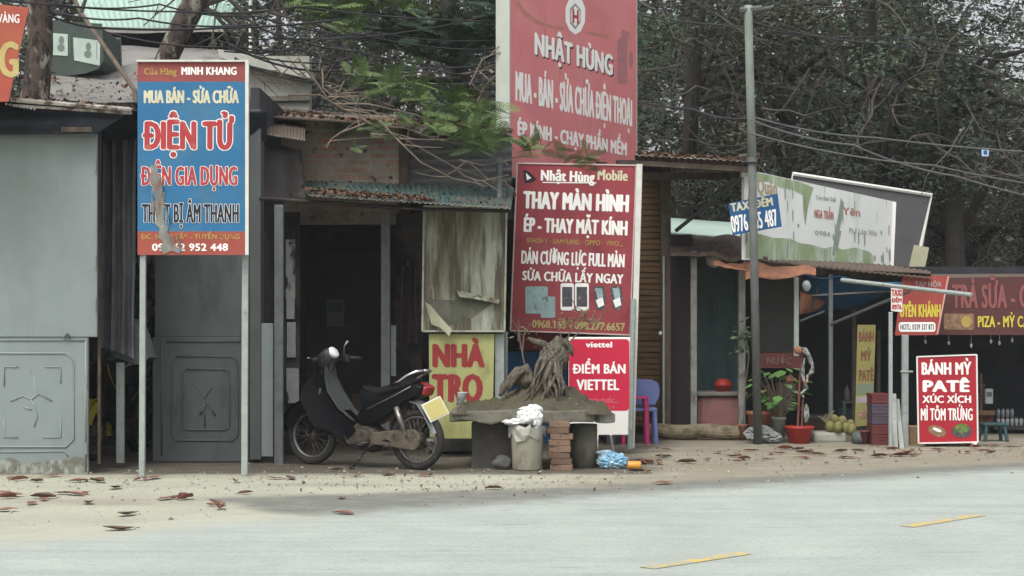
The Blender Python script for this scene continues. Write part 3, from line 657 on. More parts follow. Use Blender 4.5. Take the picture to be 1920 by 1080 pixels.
w.part('lettering', [m_slet, m_scream, m_srlt, m_sblk, m_sgold, m_sgold], t)
w = MB(); tq = [(283, 304), (287, 313), (291, 306), (297, 318), (295, 326), (303, 332), (300, 343), (306, 352), (303, 366), (309, 372), (306, 386), (311, 398), (307, 412), (316, 424), (314, 436), (326, 446), (330, 462), (342, 468), (336, 475), (322, 470), (308, 477), (300, 466), (306, 455), (297, 444), (300, 428), (291, 420), (294, 402), (286, 392), (290, 372), (283, 362), (287, 345), (279, 336), (284, 322)]
patch(w, pl, tq, .011); w.part('torn_patch', m_tear, t)
w = MB()
for a_, b_, l_ in (((300, 330), (306, 372), .03), ((311, 385), (318, 425), .04), ((285, 360), (288, 408), .025), ((330, 438), (343, 470), .04)):
    p0, p1 = pl.at(*pl.uv(*a_), .012), pl.at(*pl.uv(*b_), .012); mid = (p0 + p1) / 2 + pl.n * l_ + pl.u * .02
    w.add([p0, mid, p1, (p0 + p1) / 2 - pl.u * .012], [[0, 1, 2, 3]])
w.part('peeled_flap', m_tear, t)
for x0, x1, yb in ((260, 271, 895), (452, 464, 893)):
    w = MB(); a_ = G((x0 + x1) / 2, yb); top = P((x0 + x1) / 2, 118 if x0 > 400 else 470, a_.y); r_ = (x1 - x0) / F * a_.y / 2
    w.box((a_.x - r_, a_.y - .0, 0), (a_.x + r_, a_.y + .05, top.z)) ; w.part('post', m_postpale, t, bevel=.006)
w = MB(); w.pbox(459.5, 112, 466, 478, 16.27, .03); w.pbox(256, 112, 459.5, 115.5, 16.27, .03); w.part('frame', m_white, t)

# cut-off sign top left, hung by the trunk
t = thing('hanging_sign', 'orange red sign panel with yellow letters tilted against the bark of the trunk', 'sign', P(-10, 190, 16.0))
pl = facing(0, 100, 16.0, 10)
w = MB(); panel(w, pl, [(-260, -20), (54, 14), (16, 190), (-260, 200)], .03)
w.part('sign_board', M('orange_red_vinyl', (.40, .09, .06), .55, .1, 2, [((.38, .13, .06), .55, .75, 2, Z1)]), t)
w = MB(); lettering(w, pl, 'VÀNG', -4, 42, 36, 26, 0, .05); lettering(w, pl, 'NG', -40, 142, 32, 78, 1, .10)
w.part('lettering', [m_slet, M('pale_ochre_lettering', (.52, .42, .17), .5, .1, 9)], t)

# tall pink-red light box sign, turned along the street
t = thing('light_box_sign', 'tall faded pink red phone shop light box with white emblem, turned to the street', 'sign', G(945, 838))
YB = 20.5
pl = facing(955, 200, YB, 59.3)
w = MB(); q = panel(w, pl, [(955, -60), (1195, -40), (1195, 350), (955, 332)], .19, 1)
vs = [pl.at(*pl.uv(x, y), .002) for x, y in ((957, -60), (1193, -40), (1193, 349), (957, 330))]; w.add(vs, [[3, 2, 1, 0]], 0)
w.part('sign_box', [m_sred, M('pale_light_box_side', (.46, .50, .45), .5, .06, 4, [((.3, .32, .27), .58, .75, 3, (1, 1, .3))])], t)
w = MB()
lettering(w, pl, 'NHẬT HÙNG', 1005, 104, 1149, 66, 1, .12, .0, 1, .003)
lettering(w, pl, 'NHẬT HÙNG', 1003, 101, 1147, 62, 0, .12, .0, 1, .006)
lettering(w, pl, 'MUA - BÁN - SỬA CHỮA ĐIỆN THOẠI', 967, 188, 1184, 134, 0, .13)
lettering(w, pl, 'ÉP KÍNH - CHẠY PHẦN MỀM', 971, 253, 1174, 227, 0, .12)
w.part('lettering', [m_slet, m_sblk], t)
w = MB(); patch(w, pl, [(1078, -8), (1091, 1), (1097, 16), (1096, 42), (1089, 58), (1078, 65), (1067, 56), (1060, 40), (1060, 14), (1066, 0)], .004, 0)
hexo = [(1078, 6), (1088, 18), (1088, 42), (1078, 55), (1068, 44), (1068, 16)]
patch(w, pl, hexo, .006, 1); patch(w, pl, [(1078 + (x - 1078) * .78, 30 + (y - 30) * .78) for x, y in hexo], .008, 0)
for q in ([(1072, 16), (1075.5, 17), (1075.5, 44), (1072, 43)], [(1080.5, 18), (1084, 19), (1084, 45), (1080.5, 45)], [(1075.5, 28), (1080.5, 29), (1080.5, 35), (1075.5, 34)]): patch(w, pl, q, .010, 2)
w.part('emblem', [m_slet, m_sgrey, m_srlt], t)
w = MB()
sw = [(972, 2), (985, 20), (1005, 36), (1030, 46), (1058, 52), (1058, 57), (1028, 52), (1000, 43), (980, 28), (966, 6)]
patch(w, pl, sw, .003); patch(w, pl, [(1098, 58), (1142, 66), (1140, 72), (1100, 64)], .003)
w.part('faded_swirl', M('faded_pink_orange_print', (.47, .20, .15), .6, .1, 5), t)
w = MB(); patch(w, pl, rrect(1157, 72, 1176, 158, 5), .003); patch(w, pl, ell(1183, 112, 4, 16), .003); patch(w, pl, [(1165, 55), (1178, 60), (1180, 74), (1163, 74)], .0035)
w.part('faded_pictogram', M('faded_mauve_print', (.40, .17, .18), .6, .15, 9), t)
pa = G(936, 838); w = MB(); w.tube([(pa.x + .03, YB + .3, 0), (pa.x + .03, YB + .3, P(936, 330, YB).z)], .035, 8); w.part('post', m_postdk, t); w = MB()
pb = pl.at(pl.uv(1193, 300)[0], 0); w.tube([(pb.x, pb.y + .1, 0), (pb.x, pb.y + .1, 3.4)], .035, 8); w.part('post', m_postdk, t)

# crimson repair sign below it
YC = 20.2
t = thing('repair_sign', 'dark crimson phone screen repair sign with printed phone pictures on a pale side post', 'sign', G(1184, 840))
pl = facing(1080, 460, YC, 0, -2.1)
w = MB(); panel(w, pl, [(970, 305), (1193, 309), (1181, 629), (957, 621)], .06, 0)
w.part('sign_board', m_scrim, t)
w = MB(); fr = [pl.at(*pl.uv(x, y), .004) for x, y in ((970, 306), (1193, 310), (1181, 628), (957, 620))]
for a_, b_ in zip(fr, fr[1:] + fr[:1]): w.tube([a_, b_], .012, 4)
w.part('frame', M('pale_pink_frame', (.52, .40, .38), .6, .1, 9), t)
w = MB()
lettering(w, pl, 'Nhật Hùng', 1015, 338, 1114, 319, 0, .10)
lettering(w, pl, 'Mobile', 1121, 337, 1176, 318, 1, .08)
lettering(w, pl, 'THAY MÀN HÌNH', 982, 390, 1177, 359, 0, .14)
lettering(w, pl, 'ÉP - THAY MẶT KÍNH', 983, 434, 1175, 408, 0, .13)
lettering(w, pl, 'IPHONE · SAMSUNG · OPPO · VIVO...', 988, 455, 1168, 446, 2, .03)
lettering(w, pl, 'DÁN CƯỜNG LỰC FULL MÀN', 978, 494, 1170, 470, 0, .12)
lettering(w, pl, 'SỬA CHỮA LẤY NGAY', 980, 525, 1168, 508, 0, .09)
lettering(w, pl, '0968.165 - 098.277.6657', 998, 614, 1171, 600, 3, .08)
patch(w, pl, [(1017, 341), (1118, 342), (1118, 344), (1017, 343)], .004, 0)
w.part('lettering', [m_slet, m_scream, m_sgold, M('khaki_lettering', (.42, .36, .15), .5, .15, 12)], t)
w = MB(); patch(w, pl, [(981, 318), (992, 322), (1006, 336), (998, 342), (984, 344)], .004, 1); patch(w, pl, [(986, 324), (996, 334), (988, 338)], .006, 0)
patch(w, pl, rrect(985, 537, 1027, 588, 3), .004, 2); patch(w, pl, rrect(1014, 556, 1041, 596, 3), .006, 2)
for x0, x1 in ((1051, 1076), (1078, 1104)):
    patch(w, pl, rrect(x0, 531, x1, 582, 4), .004, 0); patch(w, pl, rrect(x0 + 3, 538, x1 - 3, 575, 1), .006, 3)
for x0 in (1113, 1145):
    patch(w, pl, [(x0, 536), (x0 + 20, 537), (x0 + 23, 560), (x0 + 19, 581), (x0 + 5, 580), (x0 + 1, 560)], .004, 3)
    patch(w, pl, [(x0 + 3, 540), (x0 + 16, 541), (x0 + 18, 556), (x0 + 8, 562)], .006, 2); patch(w, pl, [(x0 + 4, 563), (x0 + 17, 557), (x0 + 20, 572), (x0 + 9, 577)], .0065, 0)
w.part('printed_picture', [m_slet, m_sblk, m_steal, m_sdkpr], t)
w = MB(); w.tube([P(1199, 308, YC - .02), P(1184, 840, YC - .02)], .047, 4); w.part('side_post', m_white, t)
w = MB(); w.tube([P(1187, 560, YC - .08), G(1181, 842)], .032, 8); w.part('post', m_postpale, t); w = MB(); w.tube([P(948, 622, YC - .02), P(947, 806, YC - .02)], .028, 6); w.part('post', m_postpale, t)

# mossy board and the yellow lodging board under it
Yn = 18.7
t = thing('mossy_board', 'large pale board streaked with brown moss, its lower skin torn and curling', 'sign', P(870, 625, Yn))
pl = facing(870, 500, Yn)
w = MB(); panel(w, pl, [(795, 386), (950, 386), (946, 622), (791, 622)], .10); w.part('sign_board', m_mossbd, t, bevel=.006)
w = MB(); fr = [pl.at(*pl.uv(x, y), .006) for x, y in ((795, 387), (950, 387), (946, 621), (792, 621))]
for a_, b_ in zip(fr, fr[1:] + fr[:1]): w.tube([a_, b_], .014, 4)
w.part('frame', M('mossy_pale_frame', (.40, .43, .34), .7, .1, 6, [((.2, .2, .12), .55, .7, 6, Z1)]), t)
w = MB(); patch(w, pl, [(797, 564), (818, 561), (846, 563), (862, 560), (858, 547), (880, 551), (930, 562), (926, 568), (902, 584), (884, 592), (862, 606), (842, 610), (822, 602), (806, 590)], .004); w.part('torn_hole', m_mossin, t); w = MB(); patch(w, pl, [(800, 566), (840, 562), (846, 580), (842, 612), (815, 598)], .005); patch(w, pl, [(890, 570), (920, 572), (884, 596), (860, 600)], .0055); w.part('dark_patch', m_concdk, t)  # darker patches laid over the torn opening
def flap(pts, lift, mat):
    mb = MB(); vs = [pl.at(*pl.uv(x, y), .008 + l) for (x, y), l in zip(pts, lift)]; k = len(vs)
    mb.add(vs + [v - pl.n * .004 for v in vs], [list(range(k)), list(range(2 * k - 1, k - 1, -1))] + [[i, (i + 1) % k, (i + 1) % k + k, i + k] for i in range(k)])
    mb.part('torn_flap', mat, t)
flap([(797, 566), (808, 572), (824, 592), (848, 618), (843, 630), (826, 614), (809, 608)], [.0, .05, .09, .12, .13, .10, .04], M('bare_underside_vinyl', (.42, .43, .30), .7, .08, 6))
flap([(854, 541), (880, 549), (938, 561), (935, 570), (900, 562), (862, 557)], [.02, .03, .01, .05, .10, .08], m_mossbd)
w = MB(); w.tube([P(936, 300, Yn + .6), P(936, 386, Yn + .05)], .033, 6); w.tube([P(935, 385, Yn + .05), P(931, 372, Yn + .05)], .06, 6); w.part('bracket', m_postdk, t)
t = thing('lodging_sign', 'faded yellow lodging sign with big red letters behind the motorbike tail', 'sign', P(870, 820, Yn + .05))
pl = facing(870, 720, Yn + .05)
w = MB(); panel(w, pl, [(804, 626), (927, 626), (923, 822), (806, 822)], .05); w.part('sign_board', m_syel, t)
w = MB(); lettering(w, pl, 'NHÀ', 814, 687, 906, 646, 0, .13); lettering(w, pl, 'TRO', 813, 752, 902, 703, 0, .13); w.part('lettering', m_srltdk, t)
w = MB(); w.pbox(928, 626, 945, 800, Yn + .1, .06); w.part('frame', m_postpale, t); 
w = MB()
for x0 in (812, 915): w.pbox(x0, 822, x0 + 8, 851, Yn + .06, .03)
w.part('foot', m_postdk, t)
MB().pbox(800, 824, 905, 848, 19.2, .35).solo('concrete_kerb_block', m_stone, 'dark low concrete block in the shade behind the lodging sign', 'block', bevel=.02)

# small red stand sign
YV = 19.2
t = thing('stand_sign', 'small red and white mobile network stand sign with rounded corners', 'sign', P(1122, 850, YV))
pl = facing(1122, 720, YV)
w = MB(); panel(w, pl, [(1066, 632), (1182, 632), (1178, 816), (1066, 816)], .03); w.part('stand_board', m_swh, t, bevel=.01)
w = MB(); patch(w, pl, rrect(1067, 636, 1180, 770, 7), .003); w.part('red_face', m_sred2, t)
w = MB()
lettering(w, pl, 'viettel', 1099, 651, 1147, 641, 0, .12); lettering(w, pl, 'ĐIỂM BÁN', 1076, 700, 1172, 683, 0, .08); lettering(w, pl, 'VIETTEL', 1082, 731, 1160, 712, 0, .08); lettering(w, pl, 'TOÀN QUỐC', 1098, 755, 1152, 748, 1, .0)
w.part('lettering', [m_slet, M('pink_small_lettering', (.62, .25, .27), .5, .05)], t)
w = MB(); w.tube([P(1120, 815, YV), P(1118, 856, YV - .1)], .014, 6); w.part('leg', m_swh, t); w = MB(); w.tube([P(1145, 815, YV), P(1150, 846, YV + .2)], .012, 6); w.part('leg', m_swh, t)
# blurred shop panels behind the stump
t = thing('counter_panel', 'blue counter panel with a red printed header behind the roots of the stump', 'counter', P(990, 838, 21.4))
w = MB(); w.pbox(945, 660, 1064, 838, 21.2, .4); w.part('counter_front', m_sblue2, t)
w = MB(); w.pbox(972, 626, 1045, 657, 21.15, .04); w.part('header', m_scrim, t)
pl = facing(1000, 640, 21.15); w = MB()
for x, y in ((984, 634), (996, 640), (1008, 632), (1000, 648), (1020, 644)): patch(w, pl, rrect(x, y, x + 7, y + 4, 1), .003)
w.part('print', m_sgold, t)
# TAXI sign plates
def small_sign(name, lab, pl, quad, mats, texts, th=.015, parts=None):
    t = thing(name, lab, 'sign', pl.at(*pl.uv(sum(x for x, _ in quad) / 4, max(y for _, y in quad))))
    w = MB(); panel(w, pl, quad, th); w.part('sign_board', mats[0], t)
    if texts:
        w = MB()
        for a in texts: lettering(w, pl, *a)
        w.part('lettering', mats[1], t)
    return t
pl = facing(1415, 400, 20.68, 0, 9)
small_sign('taxi_sign', 'tilted dark blue night taxi plate with white digits behind the pole', pl, [(1366, 381), (1458, 363), (1466, 425), (1374, 441)], [m_sblue2, [m_slet, m_scream]],
           [('TAXI ĐÊM', 1372, 397, 1451, 382, 1, .10), ('0976 345 487', 1374, 436, 1461, 405, 0, .08)])

# green-white board turned along the street, over the stalls
t = thing('billboard', 'washed out green and white shop board with streaked print over the orange awning', 'sign', P(1550, 500, 23.5))
a_, b_, c_, d_ = P(1400, 318, 21.0), P(1676, 378, 24.6), P(1671, 503, 24.6), P(1400, 485, 21.0)
u = (b_ - a_); u.z = 0; pl = Plane(P(1420, 400, 21.2), u, (0, 0, 1))
w = MB(); panel(w, pl, [(1396, 317), (1677, 378), (1672, 502), (1396, 487)], .04); w.part('sign_board', m_sgreen, t)
w = MB(); patch(w, pl, [(1398, 437), (1425, 439), (1450, 446), (1480, 447), (1500, 456), (1522, 459), (1545, 466), (1560, 462), (1580, 468), (1605, 464), (1630, 472), (1641, 484), (1632, 498), (1560, 494), (1398, 484)], .003, 0)
patch(w, pl, [(1398, 319), (1450, 330), (1500, 341), (1525, 352), (1520, 368), (1514, 392), (1510, 424), (1506, 396), (1505, 366), (1488, 356), (1466, 352), (1440, 340), (1420, 342), (1398, 334)], .003, 0)
w.part('green_print', m_sgrass, t)
w = MB()
lettering(w, pl, 'Quán', 1420, 362, 1456, 334, 0, .08); lettering(w, pl, 'NGA TRẦN', 1527, 408, 1562, 393, 1, .12); lettering(w, pl, '0984', 1528, 441, 1556, 432, 2, .06); lettering(w, pl, 'Yên', 1580, 402, 1612, 388, 1, .10)
lettering(w, pl, 'Phở Lâm Nhà', 1592, 437, 1644, 427, 3, .06); lettering(w, pl, 'Cơm Bình Dân', 1530, 374, 1565, 366, 2, .04)
w.part('lettering', [M('faded_orange_print', (.50, .40, .28), .6, .1), M('faded_red_print', (.52, .22, .19), .6, .1, 9), M('faded_grey_lettering', (.33, .37, .34), .6, .1), M('faded_blue_grey_lettering', (.42, .45, .46), .6, .1)], t)
w = MB()
rs = random.Random(3)
for i in range(26):
    x = rs.choice([rs.uniform(1590, 1672), rs.uniform(1630, 1670), rs.uniform(1560, 1584), rs.uniform(1470, 1500)]); y = rs.uniform(352, 480) if x < 1640 else rs.choice([rs.uniform(385, 420), rs.uniform(440, 485)]); hh = rs.uniform(5, 18); ww = rs.uniform(.8, 2.2)
    y += (x - 1540) * .12; y = min(y, 480)
    patch(w, pl, [(x - ww, y), (x + ww * .6, y - hh * .3), (x + ww, y + hh), (x - ww * .4, y + hh * 1.3)], .004)
for q in ([(1576, 372), (1582, 380), (1580, 402), (1572, 440), (1564, 480), (1560, 478), (1566, 430), (1572, 400)], [(1574, 432), (1577, 434), (1570, 468), (1566, 470)]): patch(w, pl, q, .0045)
w.part('mould_streak', M('grey_green_mould', (.30, .37, .31), .8, .2, 9), t)
w = MB(); e = [pl.at(*pl.uv(x, y), .004) for x, y in ((1676, 379), (1671, 501))]; w.tube(e, .035, 4); w.part('frame', m_swh, t)
# grey back of another board with a white frame
t = thing('blank_billboard', 'plain grey back of a billboard in a white tube frame', 'sign', P(1620, 510, 25.6))
pl = facing(1620, 420, 25.6, 12)
w = MB(); panel(w, pl, [(1486, 328), (1744, 367), (1722, 514), (1484, 500)], .05); w.part('sign_board', m_sbackgr, t)
w = MB(); fr = [pl.at(*pl.uv(x, y), .01) for x, y in ((1484, 345), (1486, 326), (1746, 366), (1724, 470))]; w.tube(fr, .032, 6); w.part('frame', m_swh, t)
pl = facing(1722, 490, 24.8, 0, -9)
small_sign('cream_board', 'small blank cream board leaning at the grey billboard corner', pl, [(1714, 459), (1742, 464), (1732, 516), (1702, 510)], [m_cream, None], [])
# right-hand shop signs
pl = facing(1725, 570, 21.4, 0, 0)
t = small_sign('red_shop_sign', 'slanted red shop sign with yellow name and a white phone number strip', pl, [(1692, 519), (1778, 517), (1757, 628), (1678, 629)], [m_sredbr, [m_sylt, m_slet, m_sgrey]],
           [('UYÊN KHÁNH', 1688, 594, 1763, 571, 0, .10), ('TẠP HÓA', 1716, 538, 1765, 528, 2, .05)])
w = MB(); patch(w, pl, rrect(1685, 604, 1754, 622, 5), .003); w.part('number_strip', m_slet, t)
w = MB(); lettering(w, pl, 'HOTL: 0339 337 873', 1688, 618, 1751, 608, 0, .05, h=.006); w.part('number', m_sblk, t)
w = MB(); e = [pl.at(*pl.uv(x, y), .006) for x, y in ((1778, 518), (1757, 627))]; w.tube(e, .012, 4); w.part('edge', M('pale_red_edge', (.6, .35, .3), .5, .1), t)
pl = facing(1850, 570, 21.9)
t = small_sign('cafe_sign', 'long brown red milk tea sign with yellow second line', pl, [(1770, 521), (2080, 516), (2080, 628), (1750, 628)], [m_sbrown, [m_pinklt, m_sblk, m_sylt]],
           [('TRÀ SỮA - CÀ PHÊ', 1786, 577, 1996, 534, 0, .10, .03, 1), ('PIZA - MỲ CAY', 1834, 613, 1938, 593, 2, .06)])
w = MB(); patch(w, pl, rrect(1770, 588, 1826, 618, 3), .003, 0); patch(w, pl, ell(1812, 603, 10, 11), .005, 1); w.part('printed_picture', [m_sfood, m_sgold], t)
pl = facing(1680, 562, 20.1)
small_sign('taxi_plate', 'tiny white and red taxi plate on the thin stall post', pl, [(1671, 540), (1692, 542), (1692, 585), (1671, 583)], [m_swh, [m_srlt]],
           [('TAXI', 1672, 555, 1690, 543, 0, .14), ('ĐÊM', 1673, 567, 1690, 559, 0, .1), ('0976', 1673, 580, 1690, 571, 0, .1)])
pl = facing(1775, 745, 20.4)
t = thing('menu_board', 'red sandwich menu board with white frame and printed food standing on the pavement', 'sign', G(1775, 836))
w = MB(); panel(w, pl, [(1719, 668), (1830, 665), (1832, 828), (1722, 830)], .03); w.part('sign_board', M('menu_red_vinyl', (.38, .02, .035), .5, .06, 3), t)
w = MB(); fr = [pl.at(*pl.uv(x, y), .004) for x, y in ((1719, 669), (1831, 665), (1833, 829), (1722, 831))]
for a_, b_ in zip(fr, fr[1:] + fr[:1]): w.tube([a_, b_], .012, 4)
w.part('frame', m_swh, t)
w = MB(); lettering(w, pl, 'BÁNH MỲ', 1729, 702, 1820, 680, 0, .10); lettering(w, pl, 'PATÊ', 1732, 734, 1816, 714, 0, .15); lettering(w, pl, 'XÚC XÍCH', 1730, 755, 1820, 742, 0, .09); lettering(w, pl, 'MÌ TÔM TRỨNG', 1727, 788, 1823, 766, 0, .08); w.part('lettering', m_slet, t)
w = MB(); patch(w, pl, ell(1757, 808, 18, 10, 16, .3), .003, 0); patch(w, pl, ell(1757, 806, 9, 3, 12, .4), .0045, 3); patch(w, pl, ell(1803, 808, 19, 13), .003, 2); patch(w, pl, ell(1803, 803, 14, 9), .005, 1)
w.part('printed_picture', [m_sfood, m_sfoodg, m_sdkpr, m_slet], t)
w = MB(); w.pbox(1737, 830, 1822, 838, 20.5, .06, 0); w.pbox(1824, 828, 1832, 841, 20.35, .04, 1); w.part('foot', [m_timber, m_swh], t)
pl = facing(1622, 700, 21.6)
t = small_sign('yellow_banner', 'narrow faded yellow banner with brown letters hanging in the dark stall', pl, [(1608, 609), (1642, 609), (1636, 797), (1603, 800)], [M('dull_yellow_banner_vinyl', (.26, .24, .085), .7, .1, 6), [M('brown_lettering', (.17, .07, .04), .6, .1)]],
           [('BÁNH', 1611, 640, 1638, 622, 0, .10), ('MỲ', 1615, 676, 1633, 658, 0, .10), ('PATÊ', 1611, 714, 1637, 694, 0, .10)])
w = MB(); patch(w, pl, [(1606, 720), (1638, 720), (1637, 738), (1605, 740)], .003, 0); patch(w, pl, [(1606, 744), (1637, 742), (1636, 754), (1605, 756)], .003, 1); patch(w, pl, ell(1620, 778, 11, 8), .003, 2); w.part('print', [M('faded_green_block', (.17, .22, .15), .6, .1), m_sgrey, m_sfood], t)

# ================================================================== MOTORBIKES
def arc(cx, cz, r, a0, a1, n): return [(cx + r * math.cos(R(a0 + (a1 - a0) * i / n)), cz + r * math.sin(R(a0 + (a1 - a0) * i / n))) for i in range(n + 1)]
def sweep(mb, path, wid, th, m=0):
    """strip that follows a side-view path, wid across and th thick, slightly domed"""
    o = len(mb.v); k = 5
    for i, (x, z) in enumerate(path):
        a, b = path[max(i - 1, 0)], path[min(i + 1, len(path) - 1)]; dx, dz = b[0] - a[0], b[1] - a[1]; L = math.hypot(dx, dz) or 1; nx, nz = -dz / L, dx / L
        for s_ in (0, 1):
            for j in range(k):
                y = (j / (k - 1) - .5) * wid; q = -abs(j / (k - 1) - .5) ** 2 * 4 * .022 - s_ * th
                mb.v.append((x + nx * q, y, z + nz * q))
    for i in range(len(path) - 1):
        A, B = o + i * 2 * k, o + (i + 1) * 2 * k
        for j in range(k - 1):
            mb.f += [[A + j, A + j + 1, B + j + 1, B + j], [A + k + j, B + k + j, B + k + j + 1, A + k + j + 1]]; mb.m += [m, m]
        for j in (0, k - 1): mb.f.append([A + j, B + j, B + k + j, A + k + j]); mb.m.append(m)
    for A in (o, o + (len(path) - 1) * 2 * k): mb.f.append([A + j for j in range(k)] + [A + k + j for j in range(k)][::-1]); mb.m.append(m)
def motorbike(label, loc, rz, body, shieldcol, seatcol, plate=True, fender=None):
    t = thing('motorbike', label, 'motorbike', loc, rz); t.scale = (1.07, 1.07, 1.05)
    WB, r = 1.235, .292
    def L(name, fill, mats, sm=True, bev=0, par=None, lab=None):
        mb = MB(); fill(mb); return mb.part(name, mats, par or t, sm, bev, lab, local=True)
    for x0, nm in ((0, 'rear'), (WB, 'front')):
        y0 = L('tyre', lambda mb: mb.torus((x0, 0, r), r - .036, .037, 44, 10), m_rubber)
        rim = L('rim', lambda mb: (mb.torus((x0, 0, r), r - .075, .013, 40, 8, flat=1.5)), m_rim)
        def sp(mb):
            for k in range(24):
                a = 2 * math.pi * k / 24; b = a + (.35 if k % 2 else -.35); sd_ = .022 if k % 4 < 2 else -.022
                mb.tube([(x0 + .045 * math.cos(b), sd_, r + .045 * math.sin(b)), (x0 + (r - .078) * math.cos(a), 0, r + (r - .078) * math.sin(a))], .0022, 4)
        L('spokes', sp, m_rim, par=rim)
        L('hub', lambda mb: mb.lathe((x0, 0, r), [(.0, -.06), (.062, -.06), (.07, -.045), (.07, .02), (.05, .05), (.018, .055), (.018, .085), (0, .085)], 20, axis='Y'), m_engine, par=rim)
    # front mudguard, fork, shield
    L('front_mudguard', lambda mb: (sweep(mb, arc(WB, r, r + .035, 190, 5, 26)[::-1], .14, .008), [mb.prism(arc(WB, r, r + .03, 20, 178, 20) + arc(WB, r, r - .075, 178, 20, 20), y - .005, y + .005) for y in (-.068, .068)]), fender or body, False)
    def fork(mb):
        for y in (-.062, .062): mb.tube([(WB, y, r), (WB - .10, y, .60), (WB - .155, y, .76)], [.019, .023, .024], 10)
        mb.tube([(WB - .13, 0, .70), (WB - .235, 0, 1.05)], .03, 10)
    L('fork', fork, m_black)
    sh = [(WB - .12, .40), (WB + .03, .66), (WB + .02, .78), (WB - .055, .90), (WB - .145, .98), (WB - .215, .97), (WB - .215, .86), (WB - .27, .72), (WB - .40, .56), (WB - .56, .44), (WB - .60, .36), (WB - .50, .27), (WB - .38, .29), (WB - .30, .36)]
    def shield(mb):
        for sgn in (-1, 1):
            vs = []
            for x, z in sh: vs.append((x, sgn * (.06 + .10 * smooth(.95, .62, z) - .05 * smooth(.5, .3, z)), z))
            vs += [(x + .012, sgn * (.035 + .0 * z), z) for x, z in sh]; k = len(sh)
            mb.add(vs, [list(range(k)), list(range(2 * k - 1, k - 1, -1))] + [[i, (i + 1) % k, (i + 1) % k + k, i + k] for i in range(k)])
        mb.prism([(WB - .02, .60), (WB + .05, .72), (WB - .02, .84), (WB - .16, .97), (WB - .21, .9), (WB - .16, .68)], -.075, .075, 0, .12)
    L('leg_shield', shield, body, True, .008)
    def inner(mb):
        for sgn in (-1, 1):
            pts = [(WB - .215, .965), (WB - .225, .86), (WB - .285, .715), (WB - .415, .55), (WB - .55, .45)]
            a_ = [(x - .012, sgn * .055, z) for x, z in pts]; b_ = [(x - .005, sgn * (.075 + .055 * smooth(.95, .70, z) - .02 * smooth(.56, .44, z)), z + .012) for x, z in pts]
            for i in range(len(pts) - 1): mb.hexa((a_[i], a_[i + 1], b_[i + 1], b_[i]), [(x + .02, y, z + .006) for x, y, z in (a_[i], a_[i + 1], b_[i + 1], b_[i])])
        mb.prism([(WB - .21, .98), (WB - .23, .86), (WB - .30, .70), (WB - .42, .55), (WB - .36, .55), (WB - .24, .70), (WB - .17, .86), (WB - .15, .97)], -.056, .056, 0, .05)
    L('inner_shield', inner, shieldcol, False, .006)
    # bars: cowl, dial, grips, levers
    hx, hz = WB - .20, 1.035
    bars = L('handlebar', lambda mb: (mb.tube([(hx - .10, .36, hz + .01), (hx - .045, .28, hz + .02), (hx, .10, hz - .005), (hx, -.10, hz - .005), (hx - .045, -.28, hz + .02), (hx - .10, -.36, hz + .01)], .012, 8)), m_black)
    L('cowl', lambda mb: mb.prism([(hx + .10, hz - .02), (hx + .08, hz + .06), (hx + .01, hz + .12), (hx - .05, hz + .11), (hx - .065, hz + .03), (hx - .02, hz - .09), (hx + .05, hz - .09)], -.085, .085, 0, .3), M('grey_cowl_plastic', (.035, .037, .04), .4, .1), par=bars)
    L('grip', lambda mb: [mb.tube([(hx - .105, s_ * .38, hz + .01), (hx - .06, s_ * .27, hz + .02)], .019, 10) for s_ in (-1, 1)], m_rubber, par=bars)
    def lev(mb):
        for s_ in (-1, 1): mb.tube([(hx + .0, s_ * .22, hz + .02), (hx - .0, s_ * .30, hz + .025), (hx - .06, s_ * .41, hz + .03)], [.008, .007, .008], 6)
    L('brake_lever', lev, m_chrome, par=bars)
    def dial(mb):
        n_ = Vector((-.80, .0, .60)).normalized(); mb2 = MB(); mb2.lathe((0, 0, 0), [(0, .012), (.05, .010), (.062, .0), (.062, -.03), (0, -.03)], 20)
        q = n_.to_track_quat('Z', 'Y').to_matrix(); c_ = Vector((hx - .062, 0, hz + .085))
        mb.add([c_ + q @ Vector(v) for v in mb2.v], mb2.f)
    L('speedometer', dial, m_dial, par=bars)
    L('switch_pod', lambda mb: [mb.prism([(hx - .09, hz - .02), (hx - .02, hz - .01), (hx - .02, hz + .06), (hx - .08, hz + .06)], y, y + .07, 0) for y in (-.23, .16)], m_black, False, .01, par=bars)
    L('brake_cable', lambda mb: [mb.tube([(hx + .02, y, hz + .0), (hx + .12, y * .7, hz + .04), (hx + .13, y * .5, hz - .10), (hx + .08, y * .3, hz - .25)], .006, 5) for y in (.14, -.14, .09)], m_black, par=bars)
    L('mirror_stalk', lambda mb: mb.tube([(hx - .03, -.20, hz + .04), (hx - .02, -.22, hz + .14), (hx - .05, -.24, hz + .19)], [.007, .007, .016], 6), m_rim, par=bars)
    # seat and tail
    def seat(mb):
        st = [(-.30, .865, .07, .02), (-.22, .875, .10, .06), (-.05, .855, .125, .085), (.12, .825, .135, .09), (.28, .79, .12, .085), (.42, .785, .10, .07), (.54, .80, .07, .05), (.60, .80, .035, .02)]
        vs = []; k = 10
        for x, z, hw, d in [(.17 + .74 * x, z, hw, d) for x, z, hw, d in st]:
            for j in range(k):
                a = math.pi * j / (k - 1); vs.append((x, hw * math.cos(a), z - d + d * math.sin(a) ** .7 if math.sin(a) > 0 else z - d))
        fs = [[i * k + j, i * k + j + 1, (i + 1) * k + j + 1, (i + 1) * k + j] for i in range(len(st) - 1) for j in range(k - 1)]
        fs += [[i * k, (i + 1) * k, (i + 1) * k + k - 1, i * k + k - 1] for i in range(len(st) - 1)] + [list(range(k)), [(len(st) - 1) * k + j for j in range(k)]]
        mb.add(vs, fs)
    L('seat', seat, seatcol)
